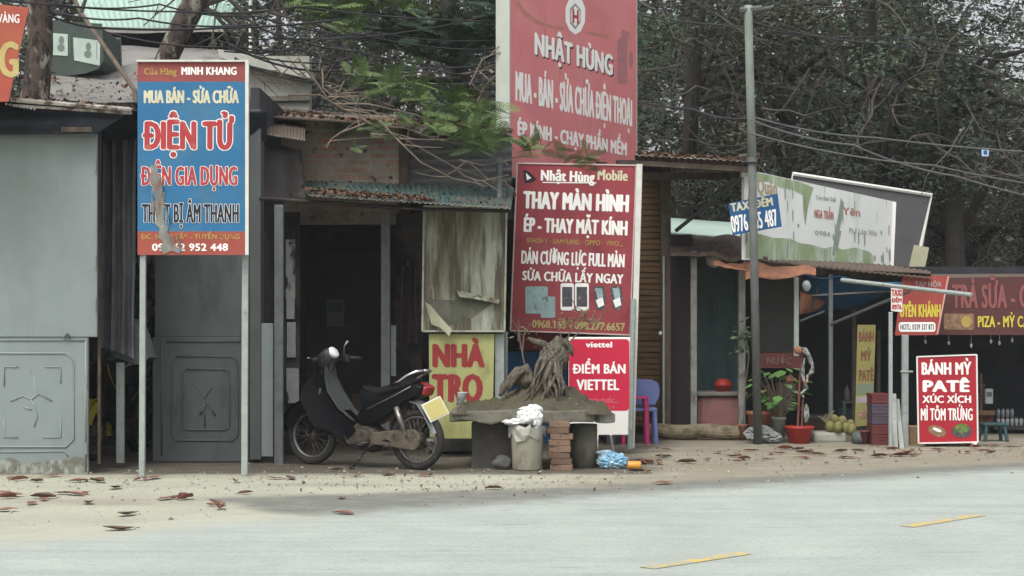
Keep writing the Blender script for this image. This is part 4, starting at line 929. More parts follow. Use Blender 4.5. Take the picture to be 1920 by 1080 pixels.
    side = [(-.40, .80), (-.30, .835), (-.05, .80), (.20, .755), (.42, .73), (.62, .77), (.66, .72), (.60, .58), (.70, .48), (.62, .40), (.40, .42), (.20, .50), (.02, .58), (-.12, .66), (-.36, .72)]
    L('side_cover', lambda mb: mb.prism([(.15 + .72 * x, z) for x, z in side], -.115, .115, 0, .06), body, True, .012)
    L('side_stripe', lambda mb: [mb.tube([(.50, s_ * .122, .57), (.36, s_ * .124, .63), (.18, s_ * .122, .71), (.0, s_ * .118, .80)], .006, 5) for s_ in (-1, 1)], m_rim)
    def rail(mb):
        for s_ in (-1, 1): mb.tube([(.22, s_ * .125, .815), (.12, s_ * .135, .85), (.03, s_ * .14, .905), (-.07, s_ * .12, .945), (-.10, s_ * .05, .95)], .014, 8)
        mb.tube([(-.10, .05, .95), (-.10, -.05, .95)], .014, 8)
    L('grab_rail', rail, m_chrome)
    L('tail_light', lambda mb: mb.prism([(-.16, .79), (-.06, .84), (.03, .80), (.01, .72), (-.13, .71)], -.085, .085, 0, .15), m_redlens, True, .01)
    mg = [(.04, .68), (-.05, .66), (-.13, .56), (-.20, .44), (-.235, .36)]
    L('rear_mudguard', lambda mb: sweep(mb, mg[::-1], .15, .01), M('grey_mudguard_plastic', (.27, .29, .30), .5, .08))
    if plate:
        nrm = Vector((-.80, .42, .30)).normalized(); sd_ = Vector((.464, .886, 0)).normalized(); up = nrm.cross(sd_).normalized()
        if up.z < 0: up = -up
        q_ = Matrix.Rotation(.38, 3, nrm); up = q_ @ up; sd_ = q_ @ sd_; c_ = Vector((-.20, .0, .585))
        def pl_(mb, hw, hh, off, th):
            q = [c_ + nrm * off + sd_ * (sx * hw) + up * (sy * hh) for sx, sy in ((1, -1), (-1, -1), (-1, 1), (1, 1))]; mb.hexa(q, [v - nrm * th for v in q])
        p_ = L('licence_plate', lambda mb: pl_(mb, .115, .095, 0, .006), m_swh, False, .002)
        L('plate_face', lambda mb: pl_(mb, .103, .083, .004, .003), m_plate, False, par=p_)
    # engine, chain cover, shock, pegs, stand
    def eng(mb):
        mb.prism([(.42, .22), (.40, .36), (.50, .42), (.74, .42), (.80, .36), (.78, .24), (.62, .17), (.48, .17)], -.12, .11, 0, .12)
        mb.lathe((.56, .10, .29), [(0, 0), (.085, 0), (.095, .02), (.08, .045), (0, .05)], 20, axis='Y')
        for i in range(7): mb.prism([(.78 + i * .018, .24), (.788 + i * .018, .24), (.788 + i * .018, .38), (.78 + i * .018, .38)], -.075, .075)
        mb.tube([(.90, .05, .40), (.96, .06, .36), (.94, -.05, .22), (.6, -.12, .15)], .017, 8)
    L('engine', eng, m_engine, False, .006)
    def chain(mb):
        poly = arc(0, r, .10, 95, 265, 12) + [(.30, r - .065), (.44, r - .06), (.47, r - .01), (.44, r + .055), (.30, r + .075)]
        mb.prism(poly, .075, .115, 0)
    L('chain_cover', chain, m_chain, False, .008)
    L('swing_arm', lambda mb: [mb.tube([(0, s_ * .09, r), (.40, s_ * .09, r + .02)], .02, 8) for s_ in (-1, 1)], m_engine)
    def shock(mb):
        for s_ in (-1, 1):
            mb.tube([(.04, s_ * .125, r + .02), (.10, s_ * .125, r + .16)], .012, 8); mb.tube([(.07, s_ * .125, r + .09), (.16, s_ * .125, .60)], .026, 10)
    L('shock_absorber', shock, m_rim)
    L('footpeg', lambda mb: (mb.tube([(.52, .24, .23), (.52, -.24, .23)], .013, 8), mb.tube([(.24, .13, .27), (.24, .22, .29)], .012, 8), mb.tube([(.70, .15, .22), (.58, .15, .24), (.46, .15, .25)], .009, 6)), m_black)
    L('side_stand', lambda mb: (mb.tube([(.50, .12, .20), (.56, .26, .015)], [.014, .011], 8), mb.blob((.56, .27, .012), (.035, .02, .012), 1, .05)), m_black)
    L('exhaust', lambda mb: mb.tube([(.62, -.13, .15), (.35, -.15, .19), (.1, -.16, .24), (-.16, -.17, .28)], [.02, .022, .042, .045], 12), m_rim)
    return t
rw, fw = G(783, 881), G(591, 871)
dv = fw - rw
motorbike('black motorbike with a yellow plate on its side stand before the dark shed', rw, math.atan2(dv.y, dv.x), m_gloss, m_shield, m_seat)
b2 = motorbike('yellow and black motorbike standing half hidden inside the left shop doorway', P(236, 866, 19.55).xy.to_3d() + Vector((.10, .1, 0)), R(262), m_gloss, m_ylwpl, m_seat, plate=False, fender=m_ylwpl)
mb = MB(); yc = 17.55; n_ = 22
prof = [(0, 604, .03), (.15, 598, .07), (.4, 610, .13), (.7, 640, .20), (1, 676, .25)]
for k, (f, py, r_) in enumerate(prof):
    for a in range(n_):
        t_ = 2 * math.pi * a / n_; q = P(252 - 8 * f, py, yc); rr = r_ * (1 + (.16 * math.sin(5 * t_ + 1) + .1 * math.sin(9 * t_)) * f); mb.v.append((q.x + rr * math.cos(t_) * .95, q.y + rr * math.sin(t_) * .55, q.z + .035 * f * math.sin(3 * t_ + 2)))
for k in range(len(prof) - 1):
    for a in range(n_): mb.f.append([k * n_ + a, k * n_ + (a + 1) % n_, (k + 1) * n_ + (a + 1) % n_, (k + 1) * n_ + a]); mb.m.append(0)
mb.f.append(list(range(n_))); mb.m.append(0)
mb.solo('raincoat', m_coat, 'dark grey green raincoat draped over the bars of the half hidden motorbike', 'raincoat', smooth=True)

# ================================================================== STUMP PLANTER and things round it
t = thing('stump_planter', 'rough concrete slab table carrying a mound of soil and a gnarled root stump', 'planter', G(990, 880))
yf = 17.05
w = MB(); top = [P(838, 763, yf + .25), P(1148, 768, yf + .35)]
def irr(px0, px1, py0, py1, Y, dep, seed, mat, name, n=14):
    """slab with an uneven front"""
    rs = random.Random(seed); mb = MB(); x0, x1 = P(px0, py0, Y).x, P(px1, py0, Y).x; z1, z0 = P(px0, py0, Y).z, P(px0, py1, Y).z
    pts = []
    for i in range(n + 1):
        u = i / n; e = .10 * (abs(2 * u - 1) ** 6); pts.append((x0 + (x1 - x0) * u, Y + e + rs.uniform(-.02, .03)))
    pts += [(x1 - .05 + rs.uniform(0, .05), Y + dep), (x0 + .05, Y + dep)]
    k = len(pts); mb.add([(x, y, z0 + (rs.uniform(-.012, .02))) for x, y in pts] + [(x, y, z1 + rs.uniform(-.015, .01)) for x, y in pts], [list(range(k))[::-1], list(range(k, 2 * k))] + [[i, (i + 1) % k, (i + 1) % k + k, i + k] for i in range(k)])
    return mb.part(name, mat, t, bevel=.015)
irr(842, 1116, 770, 792, yf, 1.25, 1, m_concdk, 'slab'); irr(1116, 1155, 776, 795, yf + .12, .95, 2, m_conc, 'slab_corner', 4)
w = MB(); w.pbox(884, 792, 962, 884, yf + .3, .85); w.part('block_leg', M('dark_damp_block', (.075, .07, .062), .95, .3, 6, bump=.4), t, bevel=.015)
w = MB(); c_ = P(1094, 795, yf + .45); w.lathe((c_.x, c_.y, 0), [(0, 0), (.15, 0), (.145, .2), (.14, c_.z), (0, c_.z)], 20); w.part('drum_leg', m_concdk, t, smooth=True)
# mound: low heightfield
w = MB(); x0, x1 = P(846, 770, yf).x, P(1150, 770, yf + .2).x; zt = P(900, 770, yf).z; nx, ny = 44, 26; cx = P(1022, 0, yf).x
for j in range(ny + 1):
    for i in range(nx + 1):
        u, v = i / nx, j / ny; x = x0 + (x1 - x0) * u; y = yf + .03 + 1.15 * v
        e = min(1, u / .07) * min(1, (1 - u) / .05) * min(1, v / .06) * min(1, (1 - v) / .06)
        h = .03 * e + .30 * math.exp(-((x - cx) / .36) ** 2 - ((v - .5) / .33) ** 2) * e + e * (.05 * noise.noise(Vector((x * 4, y * 4, 2))) + .045 * noise.noise(Vector((x * 13, y * 13, 5))) + .02 * noise.noise(Vector((x * 31, y * 31, 7))))
        w.v.append((x, y, zt + h - (1 - e) * .04))
for j in range(ny):
    for i in range(nx): w.f.append([j * (nx + 1) + i, j * (nx + 1) + i + 1, (j + 1) * (nx + 1) + i + 1, (j + 1) * (nx + 1) + i]); w.m.append(0)
w.part('soil_mound', m_soil, t, smooth=True)
# stump made of clasping roots
ys = yf + .55
st = MB(); rs = random.Random(5)
core = [P(1022, 768, ys), P(1026, 720, ys), P(1030, 680, ys), P(1042, 655, ys), P(1052, 632, ys)]
st.tube(core, [.20, .15, .13, .10, .05], 12)
for i in range(46):
    a = rs.uniform(-math.pi, 0.35) ; f = rs.uniform(.1, .95); px_t = 1016 + 40 * rs.random(); py_t = rs.uniform(640, 700)
    bx = 1020 + (rs.uniform(-52, 62)) * (.6 + .4 * rs.random()); by = rs.uniform(742, 775)
    d0, d1 = ys - .13 * rs.uniform(.2, 1), ys - rs.uniform(.1, .42)
    p0, p3 = P(px_t, py_t, d0), P(bx, by, d1); p1 = p0.lerp(p3, .35) + Vector((rs.uniform(-.04, .04), -.06, .05)); p2 = p0.lerp(p3, .7) + Vector((rs.uniform(-.05, .05), -.04, .03))
    r0 = rs.uniform(.009, .026); st.tube([p0, p1, p2, p3], [r0, r0 * 1.2, r0, r0 * .6], 7)
st.tube([P(1035, 655, ys), P(1018, 645, ys - .08), P(1002, 640, ys - .12), P(990, 634, ys - .14)], [.045, .04, .03, .018], 8)
st.tube([P(1048, 650, ys), P(1062, 640, ys - .02), P(1070, 652, ys - .05), P(1074, 668, ys - .05)], [.05, .04, .03, .012], 8)
st.tube([P(1000, 720, ys - .1), P(984, 690, ys - .16), P(968, 704, ys - .2), P(955, 730, ys - .25)], [.05, .055, .045, .02], 8)
st.tube([P(985, 690, ys - .12), P(972, 695, ys - .1), P(945, 725, ys - .15), P(938, 742, ys - .2)], [.03, .05, .045, .02], 8)
st.blob(P(1050, 668, ys - .02), (.09, .09, .14), 3, .3, 2); st.blob(P(985, 712, ys - .1), (.11, .10, .09), 8, .4, 2)
st.part('root_stump', m_root, t, smooth=True)
tw = MB(); rs = random.Random(8)
for px, py, qx, qy in ((985, 690, 972, 600), (972, 640, 960, 600), (980, 660, 992, 610), (1060, 640, 1090, 590), (1070, 640, 1120, 600), (1090, 600, 1130, 610), (1098, 600, 1080, 575), (1055, 640, 1045, 595), (1120, 605, 1140, 570), (1082, 585, 1072, 560)):
    p, q = P(px, py, ys - .1), P(qx, qy, ys - .2); tw.tube([p, p.lerp(q, .5) + Vector((rs.uniform(-.03, .03), 0, .02)), q], [.008, .006, .003], 5)
tw.part('stump_twig', m_twig, t)
lf = MB()
for i in range(150):
    c_ = rs.choice([(1085, 600), (1110, 606), (1095, 590), (1120, 600), (980, 615), (1060, 605), (1075, 765), (1130, 770)]); p = P(c_[0] + rs.gauss(0, 14), c_[1] + rs.gauss(0, 8), ys - .15 + rs.gauss(0, .08))
    a = Vector((rs.gauss(0, 1), rs.gauss(0, 1), rs.gauss(0, .7))).normalized() * rs.uniform(.015, .035); b = a.orthogonal().normalized() * rs.uniform(.006, .012); lf.quad(p - a, p - b, p + a, p + b)
lf.part('sparse_leaves', ML('olive_sparse_leaves', [(.13, .13, .06), (.17, .15, .08), (.10, .11, .05)]), t)
# bucket with bag, bricks, stone, litter
t = thing('bucket', 'grubby pale plastic bucket under the slab, lined with a torn grey bag', 'bucket', G(989, 886))
c_ = G(989, 884); s_ = c_.y / F
w = MB(); w.lathe((c_.x, c_.y + .17, 0), [(0, .01), (26 * s_, 0), (28 * s_, .02), (31 * s_, .36), (33 * s_, .40), (33 * s_, .43), (30 * s_, .43), (29 * s_, .36), (25 * s_, .03)], 28); w.part('bucket_body', m_bucket, t, smooth=True)
w = MB(); w.lathe((c_.x, c_.y + .17, 0), [(29 * s_, .38), (33 * s_, .445), (36 * s_, .42), (35.5 * s_, .36), (34 * s_, .33)], 26)
rs = random.Random(4); w.v = [(x + rs.gauss(0, .007), y + rs.gauss(0, .007), z + rs.gauss(0, .02)) for x, y, z in w.v]; w.part('bag_liner', m_baggr, t)
w = MB(); w.blob(c_ + Vector((.03, .12, .545)), (.135, .12, .095), 5, .30, 1.5, 60, 36); w.blob(c_ + Vector((.07, .10, .60)), (.085, .07, .06), 15, .28, 1.6, 40, 24); w.blob(c_ + Vector((.10, .04, .52)), (.05, .05, .09), 25, .3, 1.6, 40, 24); w.blob(c_ + Vector((-.13, .10, .485)), (.12, .08, .035), 9, .35, 1.6, 40, 20)
w.solo('plastic_bag', m_bag, 'crumpled white plastic bag heaped on top of the pale bucket', 'plastic bag')
pz = G(1050, 884); rs = random.Random(2); zc = 0.0
for i in range(8):
    h_ = .062; ww = rs.uniform(.205, .225); dx = rs.uniform(-.022, .022); th = rs.uniform(-.16, .16); mb = MB(); mb.box((-ww / 2, -.055, 0), (ww / 2, .055, h_ - .002))
    o = mb.solo('brick', m_brown2 if i in (1, 2, 6) else m_brown, ['lowest', 'second lowest', 'third lowest', 'fourth from the bottom', 'fourth from the top', 'third highest', 'second highest', 'topmost'][i] + ' brick in the rough column propping up the slab beside the bucket', 'brick', 'bricks propping up the slab', bevel=.006)
    o.location = (pz.x + dx, pz.y + .12, zc); o.rotation_euler = (0, 0, th); zc += h_
mb = MB(); mb.blob(G(941, 882) + Vector((0, .12, .065)), (.095, .08, .075), 3, .3, 1.6); mb.solo('stone', m_stone, 'dark grey stone on the ground left of the bucket', 'stone', smooth=True)
mb = MB(); q = G(1150, 880); mb.blob(q + Vector((0, .12, .075)), (.135, .10, .08), 12, .32, 1.7, 56, 32, sharp=True); mb.blob(q + Vector((-.07, .14, .16)), (.085, .05, .022), 13, .35, 1.6, 36, 18, sharp=True)
mb.solo('plastic_bag', m_bagbl, 'light blue plastic bag of rubbish lying on the ground right of the slab', 'plastic bag')
t = thing('tin_can', 'small orange tin lying on its side beside the blue bag', 'can', G(1190, 882)); q = G(1190, 880)
mb = MB(); mb.lathe((q.x - .07, q.y, .042), [(0, 0), (.038, 0), (.04, .004), (.04, .125), (.038, .13), (0, .13)], 18, axis='X'); mb.part('can_body', m_can, t, smooth=True)
mb = MB(); mb.lathe((q.x + .06, q.y, .042), [(.0, .001), (.036, .002), (.0395, .004), (.0395, .0), (.036, -.002)], 18, axis='X'); mb.part('can_lid', m_rim, t)
mb = MB(); c_ = P(862, 745, 17.9); mb.lathe((c_.x, c_.y - .3, P(862, 760, 17.6).z), [(0, 0), (.035, 0), (.052, .13), (.056, .135), (.05, .135), (.033, .01)], 18)
mb.v = [(x + (z - .6) * .25, y, z) for x, y, z in mb.v]; mb.solo('paper_cup', m_bag, 'white disposable cup tilted on the left end of the slab', 'cup', smooth=True)

# plastic chair and stool
t = thing('plastic_chair', 'blue plastic chair with rounded back beside the light box sign post', 'chair', G(1210, 829)); q = G(1208, 829); y0 = q.y; sX = y0 / F
w = MB(); back = []
x0, x1, zt_, zb_ = P(1176, 0, y0).x, P(1236, 0, y0).x, P(0, 711, y0).z, P(0, 760, y0).z
pts = [(x0, zb_), (x1 - .06, zb_), (x1 - .01, zb_ + .10), (x1, zb_ + .2), (x1 - .03, zt_ - .04), (x1 - .10, zt_ - .005), (x0 + .08, zt_), (x0, zt_ - .05)]
w.prism(pts, y0, y0 + .035); w.part('backrest', m_bluepl, t, bevel=.012)
w = MB(); w.box((x0, y0 - .32, zb_ - .06), (x1 - .06, y0 + .03, zb_ - .02)); w.part('seat', m_bluepl, t, bevel=.012)
for dx, dy in ((x0 + .03, 0), (x1 - .09, 0), (x0 + .03, -.3), (x1 - .09, -.3)):
    w = MB(); w.tube([(dx, y0 + dy + .01, zb_ - .05), (dx + (.02 if dx > x0 + .1 else -.02), y0 + dy, 0)], [.028, .022], 8); w.part('leg', m_bluepl, t)
t = thing('plastic_stool', 'magenta plastic stool tucked against the blue chair', 'stool', G(1196, 829)); yq = y0 - .12
w = MB(); xa_, xb_ = P(1180, 0, yq).x - .1, P(1212, 0, yq).x; zs = P(0, 742, yq).z; w.box((xa_, yq - .28, zs - .03), (xb_, yq, zs)); w.part('seat', m_magpl, t, bevel=.01)
for dx in (xa_ + .02, xb_ - .035):
    for dy in (-.26, -.03):
        w = MB(); w.tube([(dx, yq + dy, zs - .02), (dx + (.02 if dx > xa_ + .1 else -.02), yq + dy, 0)], [.03, .026], 6); w.part('leg', m_magpl, t)

# ================================================================== STALLS ON THE RIGHT
t = thing('shutter_kiosk', 'narrow dark kiosk with an ochre wooden shutter under a leaf strewn flat roof', 'kiosk', P(1290, 822, 21.9).xy.to_3d())
ka, kb = P(1190, 290, 20.6), P(1422, 303, 20.45)
w = MB(); w.sheet(ka, kb, kb + Vector((.25, 2.6, .10)), ka + Vector((.25, 3.2, .10)), 19, .008, .006, nv=2, medge=1); w.part('roof', [m_rust, m_tinedge], t)
w = MB(); w.tube([ka + Vector((0, .1, -.09)), kb + Vector((0, .1, -.09))], .045, 4); w.part('roof_beam', m_timber, t); w = MB(); w.tube([P(1200, 330, 21.6), P(1400, 330, 21.6)], .06, 4); w.part('roof_beam', m_timber, t); w = MB(); w.tube([P(1385, 296, 20.5), P(1424, 292, 20.5)], .045, 6); w.part('roof_beam', m_timber, t)
def slats(mb, x0, y0, x1, y1, Y, n, dep=.03):
    for i in range(n):
        a = y0 + (y1 - y0) * i / n; b = y0 + (y1 - y0) * (i + .86) / n; mb.pbox(x0, a, x1, b, Y + (.012 if i % 2 else 0), dep)
w = MB(); slats(w, 1188, 330, 1240, 800, 22.3, 44); w.pbox(1188, 330, 1240, 800, 22.34, .05); w.part('shutter', m_shutter, t)
w = MB(); w.pbox(1240, 306, 1258, 822, 21.9, .2); w.part('corner_post', m_timber, t, bevel=.01)
w = MB(); w.pbox(1243, 480, 1246, 818, 21.86, .03); w.part('door_rail', m_postpale, t)
w = MB(); w.pbox(1258, 440, 1298, 822, 22.4, .08); w.part('door', M('dull_plum_brown_door', (.055, .045, .05), .8, .15, 4), t)
w = MB(); w.blob(P(1238, 625, 21.85), (.025, .02, .025), 1, .1, nu=10, nv=8); w.part('padlock', m_bag, t)
w = MB(); w.pbox(1100, 300, 1256, 820, 22.9, .1); w.part('back_wall', m_dark2, t)
w = MB(); w.tube([P(1406, 318, 20.7), P(1345, 370, 21.3), P(1268, 432, 22.0)], .028, 6); w.tube([P(1368, 320, 21), P(1376, 336, 20.9)], .03, 5); w.part('brace', m_postdk, t)
w = MB(); w.pbox(1395, 318, 1403, 376, 20.72, .04); w.part('lamp_tube', m_white, t)
w = MB(); w.blob(P(1392, 327, 20.7), (.03, .03, .04), 1, .05, nu=10, nv=8); w.part('bulb', m_white, t)

t = thing('green_door_stall', 'low stall with dark green door and a rubble strewn brown roof beside the kiosk', 'stall', P(1345, 822, 22).xy.to_3d())
w = MB(); w.pbox(1304, 496, 1392, 815, 22.6, .05)
for i in range(9): w.tube([P(1309 + i * 9.6, 497, 22.59), P(1309 + i * 9.6, 815, 22.59)], .012, 4)
w.part('door', m_greendoor, t)
for x0, x1, Y, y0, y1 in ((1295, 1307, 21.7, 470, 823), (1385, 1398, 21.7, 500, 823)):
    w = MB(); w.pbox(x0, y0, x1, y1, Y, .09); w.part('post', M('chipped_pale_post', (.24, .24, .22), .8, .2, 9, [((.10, .085, .07), .52, .66, 12, (1, 1, .4))]), t, bevel=.008)
w = MB(); w.sheet(P(1256, 470, 21.6), P(1440, 482, 21.3), P(1440, 452, 23.8), P(1256, 440, 23.8), 0, t=.05, nu=30, nv=10, wob=.10, seed=9); w.part('roof', M('rubble_strewn_brown_roof', (.12, .09, .075), .95, .3, 9, [((.24, .19, .16), .55, .66, 14, Z1), ((.04, .035, .03), .58, .7, 8, Z1)], bump=.8, bscale=20), t)
w = MB(); w.sheet(P(1254, 436, 24.2), P(1388, 445, 24.0), P(1388, 418, 26.5), P(1254, 408, 26.5), 0, t=.02, nu=4); w.part('mint_lean_to', m_mint, t)
w = MB(); w.pbox(1256, 448, 1300, 500, 22.7, .06); w.pbox(1300, 482, 1420, 500, 22.5, .06); w.pbox(1256, 450, 1420, 820, 23.9, .1); w.part('back_wall', m_dark, t)
w = MB(); w.blob(P(1338, 487, 21.7), (.10, .08, .10), 2, .3); w.part('cloth_bundle', m_baggr, t, smooth=True)

t = thing('awning_stall', 'open drinks stall with orange and blue tarpaulin awnings on thin posts', 'stall', P(1560, 822, 22).xy.to_3d())
w = MB(); w.sheet(P(1410, 486, 21.25), P(1745, 520, 21.3), P(1745, 508, 24.4), P(1410, 460, 24.4), 30, .008, .02, nv=2); w.part('roof', m_rust, t)
w = MB(); w.sheet(P(1410, 492, 21.3), P(1532, 505, 21.3), P(1532, 498, 21.22), P(1410, 484, 21.22), 0, t=.02, nu=10, wob=.03); w.sheet(P(1530, 520, 21.5), P(1745, 528, 21.6), P(1745, 512, 21.4), P(1530, 500, 21.4), 0, t=.02, nu=10, wob=.03); w.part('fascia', m_timber, t)
w = MB(); w.sheet(P(1338, 490, 21.2), P(1402, 496, 21.15), P(1402, 508, 20.95), P(1338, 496, 21.0), 0, t=.01, nu=8, nv=3, wob=.03); w.sheet(P(1396, 492, 21.1), P(1530, 502, 21.1), P(1530, 516, 20.85), P(1398, 524, 20.85), 1.5, .02, .01, nu=20, nv=3, wob=.04); w.part('orange_awning', m_orange, t, smooth=True)
w = MB(); w.sheet(P(1500, 545, 21.4), P(1548, 566, 21.6), P(1530, 584, 21.8), P(1498, 590, 21.4), 0, t=.01, nu=8, nv=4, wob=.03); w.part('orange_flap', m_orange, t, smooth=True)
w = MB(); w.sheet(P(1506, 516, 21.4), P(1692, 530, 21.3), P(1606, 576, 23.6), P(1514, 592, 23.6), 0, t=.01, nu=14, nv=6, wob=.06, seed=4); w.part('blue_awning', m_bluetarp, t, smooth=True)
w = MB(); w.tube([P(1505, 556, 21.5), P(1690, 545, 21.4)], .02, 5); w.tube([P(1535, 535, 21.5), P(1520, 585, 21.5)], .015, 5); w.part('awning_pole', m_black, t)
for x0, x1, y0, y1, Y, mt in ((1489, 1498, 520, 668, 21.2, m_postpale), (1554, 1562, 514, 790, 21.4, m_postdk), (1598, 1606, 580, 800, 22.4, m_timber), (1645, 1651, 620, 760, 22.4, m_timber), (1667, 1674, 585, 843, 20.1, m_postpale)):
    w = MB(); w.pbox(x0, y0, x1, y1, Y, .05); w.part('post', mt, t, bevel=.006)
w = MB(); w.tube([P(1578, 525, 20.9), P(1822, 553, 19.6)], .026, 8); w.part('cross_bar', m_postpale, t)
w = MB(); w.tube([P(1558, 608, 21.4), P(1706, 546, 20.2)], .018, 6); w.tube([P(1500, 602, 21.3), P(1545, 584, 21.5)], .014, 6); w.part('diagonal_stay', m_postdk, t)
w = MB(); w.blob(P(1512, 536, 21.3), (.055, .05, .07), 2, .1); w.part('lamp_bulb', m_bagbl if False else m_glassjar, t, smooth=True)
w = MB(); w.pbox(1425, 515, 1490, 664, 22.2, .05); w.part('mesh_panel', M('grey_mesh_panel', (.065, .07, .066), .8, .15, 12), t)
w = MB(); w.pbox(1424, 662, 1500, 690, 21.6, .5); w.part('counter', M('dull_red_counter', (.14, .045, .04), .6, .15, 6), t)
pl = facing(1460, 676, 21.58); w = MB(); lettering(w, pl, 'NƯỚC', 1438, 683, 1484, 670, 0, .06, h=.006); w.part('lettering', M('faint_cream_lettering', (.20, .12, .10), .6, .1), t)
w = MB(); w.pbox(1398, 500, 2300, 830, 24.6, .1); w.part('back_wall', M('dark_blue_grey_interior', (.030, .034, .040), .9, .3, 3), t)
w = MB(); w.pbox(1580, 752, 1610, 756, 22.8, .3); w.tube([P(1583, 754, 22.8), P(1583, 820, 22.8)], .02, 6); w.part('shelf', m_postdk, t)

t = thing('cafe', 'dark open cafe front under the long brown red milk tea sign', 'cafe', P(1800, 830, 22).xy.to_3d())
w = MB(); w.sheet(P(1690, 524, 21.95), P(2300, 520, 21.95), P(2300, 512, 24.6), P(1690, 514, 24.6), 0, t=.04, nu=4); w.part('roof', m_rust, t)
w = MB(); w.pbox(1692, 628, 1704, 838, 20.5, .07); w.tube([P(1688, 697, 20.5), P(1712, 697, 20.5)], .016, 6); w.part('post', m_postpale, t, bevel=.008)
w = MB(); w.pbox(2040, 628, 2060, 838, 21.9, .1); w.part('side_post', m_postdk, t)
w = MB()
for i, (x, y) in enumerate(((1735, 641), (1779, 643), (1821, 648), (1858, 640), (1874, 643), (1898, 638))): w.tube([P(x, 628, 22), P(x, y - 5, 22)], .004, 4); w.blob(P(x, y, 22), (.018, .018, .03), i, .05, nu=8, nv=6)
w.part('hanging_bulb', m_glassjar, t, smooth=True)
w = MB(); w.pbox(1836, 770, 1866, 778, 22.6, .4, 0); w.pbox(1836, 738, 1862, 742, 22.7, .3, 0); w.pbox(1838, 700, 1842, 830, 22.7, .05, 0); w.pbox(1864, 800, 1990, 806, 22.8, .5, 1); w.pbox(1868, 806, 1990, 832, 23.0, .3, 1); w.part('counter', [M('brown_shelf_board', (.13, .075, .045), .7, .2, 6), m_dark], t)
rs = random.Random(12)
jar0 = None
for i in range(11):
    x = 1872 + (i % 7) * 8.5; y = 799 if i < 7 else 782; Y = 22.9 if i < 7 else 23.1; q = P(x, y, Y); r_ = .024
    if jar0 is None:
        jar0 = thing('jar', '', 'jar', q, 0, 'jars on the cafe counter'); mb = MB(); mb.lathe((q.x, q.y, q.z), [(0, 0), (r_, 0), (r_, .09), (r_ * .8, .10), (0, .10)], 12); mb.part('jar_body', m_glassjar, jar0, smooth=True)
        mb = MB(); mb.lathe((q.x, q.y, q.z + .1), [(0, .02), (r_ * .85, .02), (r_ * .85, 0)], 12); mb.part('lid', m_postdk, jar0); o = jar0
    else:
        o = jar0.copy(); COL.objects.link(o); o.location = q
        for ch in list(jar0.children):
            c = ch.copy(); COL.objects.link(c); c.parent = o
    o['label'] = 'small pale jar among the jars lined up in the dark cafe behind the menu board'
t = thing('teal_stool', 'low dark teal plastic stool in the cafe shade right of the menu board', 'stool', P(1865, 838, 21.6).xy.to_3d())
m_teal = M('dark_teal_plastic', (.03, .075, .085), .5, .1); q = P(1862, 838, 21.4).xy.to_3d()
w = MB(); w.box((q.x - .14, q.y - .14, .20), (q.x + .14, q.y + .14, .23)); w.part('seat', m_teal, t, bevel=.01)
for sx in (-1, 1):
    for sy in (-1, 1):
        w = MB(); w.tube([(q.x + sx * .11, q.y + sy * .11, .21), (q.x + sx * .14, q.y + sy * .14, 0)], .022, 6); w.part('leg', m_teal, t)
t = thing('shelf_box', 'pale grey paper box on the cafe shelf right of the menu board', 'box', P(1856, 758, 22.6)); w = MB(); w.pbox(1848, 729, 1862, 757, 22.65, .1); w.part('box_body', m_glassjar, t, bevel=.004); w = MB(); w.pbox(1850, 735, 1860, 744, 22.645, .02); w.part('box_print', m_postdk, t)
MB().pbox(1706, 800, 1741, 838, 20.75, .3).solo('cardboard_box', m_card, 'brown cardboard box standing between the post and the menu board', 'box', bevel=.008)

# loose things in front of the stalls
t = thing('red_chest', 'dull pink rounded chest with a grey lid in front of the green door', 'chest', P(1350, 822, 21.95).xy.to_3d())
w = MB(); w.pbox(1306, 742, 1394, 822, 21.95, .5); w.part('chest_body', m_pink, t, bevel=.07, smooth=False)
w = MB(); w.pbox(1304, 735, 1402, 743, 21.9, .58); w.part('lid', m_cement, t, bevel=.015)
c_ = P(1356, 736, 22.1); mb = MB(); mb.lathe(c_, [(0, 0), (.085, 0), (.115, .09), (.125, .095), (.11, .11), (.10, .14), (.07, .16), (.06, .175), (.0, .18)], 22); mb.solo('red_basin', m_redbasin, 'small red plastic pot with a lid standing on the pink chest', 'pot', smooth=True)
mb = MB(); a_, b_ = P(1214, 808, 21.7), P(1398, 810, 21.6)
mb.tube([a_.lerp(b_, k / 8) + Vector((0, 0, .012 * math.sin(k * 1.7))) for k in range(9)], [.088, .092, .09, .095, .092, .096, .093, .09, .088], 14); mb.solo('log', m_log, 'long pale log lying on the ground before the kiosk and green door', 'log')
# red pot with the dressed stand
def pot(name, label, x0, x1, y0, y1, Y, mat, cat='pot'):
    t = thing(name, label, cat, P((x0 + x1) / 2, y1, Y).xy.to_3d()); c_ = P((x0 + x1) / 2, y1, Y); r_ = (x1 - x0) / 2 / F * Y; h_ = (y1 - y0) / F * Y; z0 = max(0, c_.z) if c_.z < .06 else c_.z
    mb = MB(); mb.lathe((c_.x, c_.y + r_ * .7, z0), [(0, 0), (r_ * .68, 0), (r_ * .92, h_ * .86), (r_, h_ * .88), (r_, h_), (r_ * .88, h_), (r_ * .82, h_ * .8)], 26); mb.part('pot_body', mat, t, smooth=True)
    mb = MB(); mb.lathe((c_.x, c_.y + r_ * .7, z0 + h_ * .84), [(r_ * .84, 0), (0, .012)], 20); mb.part('soil', m_soil, t)
    return t, Vector((c_.x, c_.y + r_ * .7, z0 + h_ * .84))
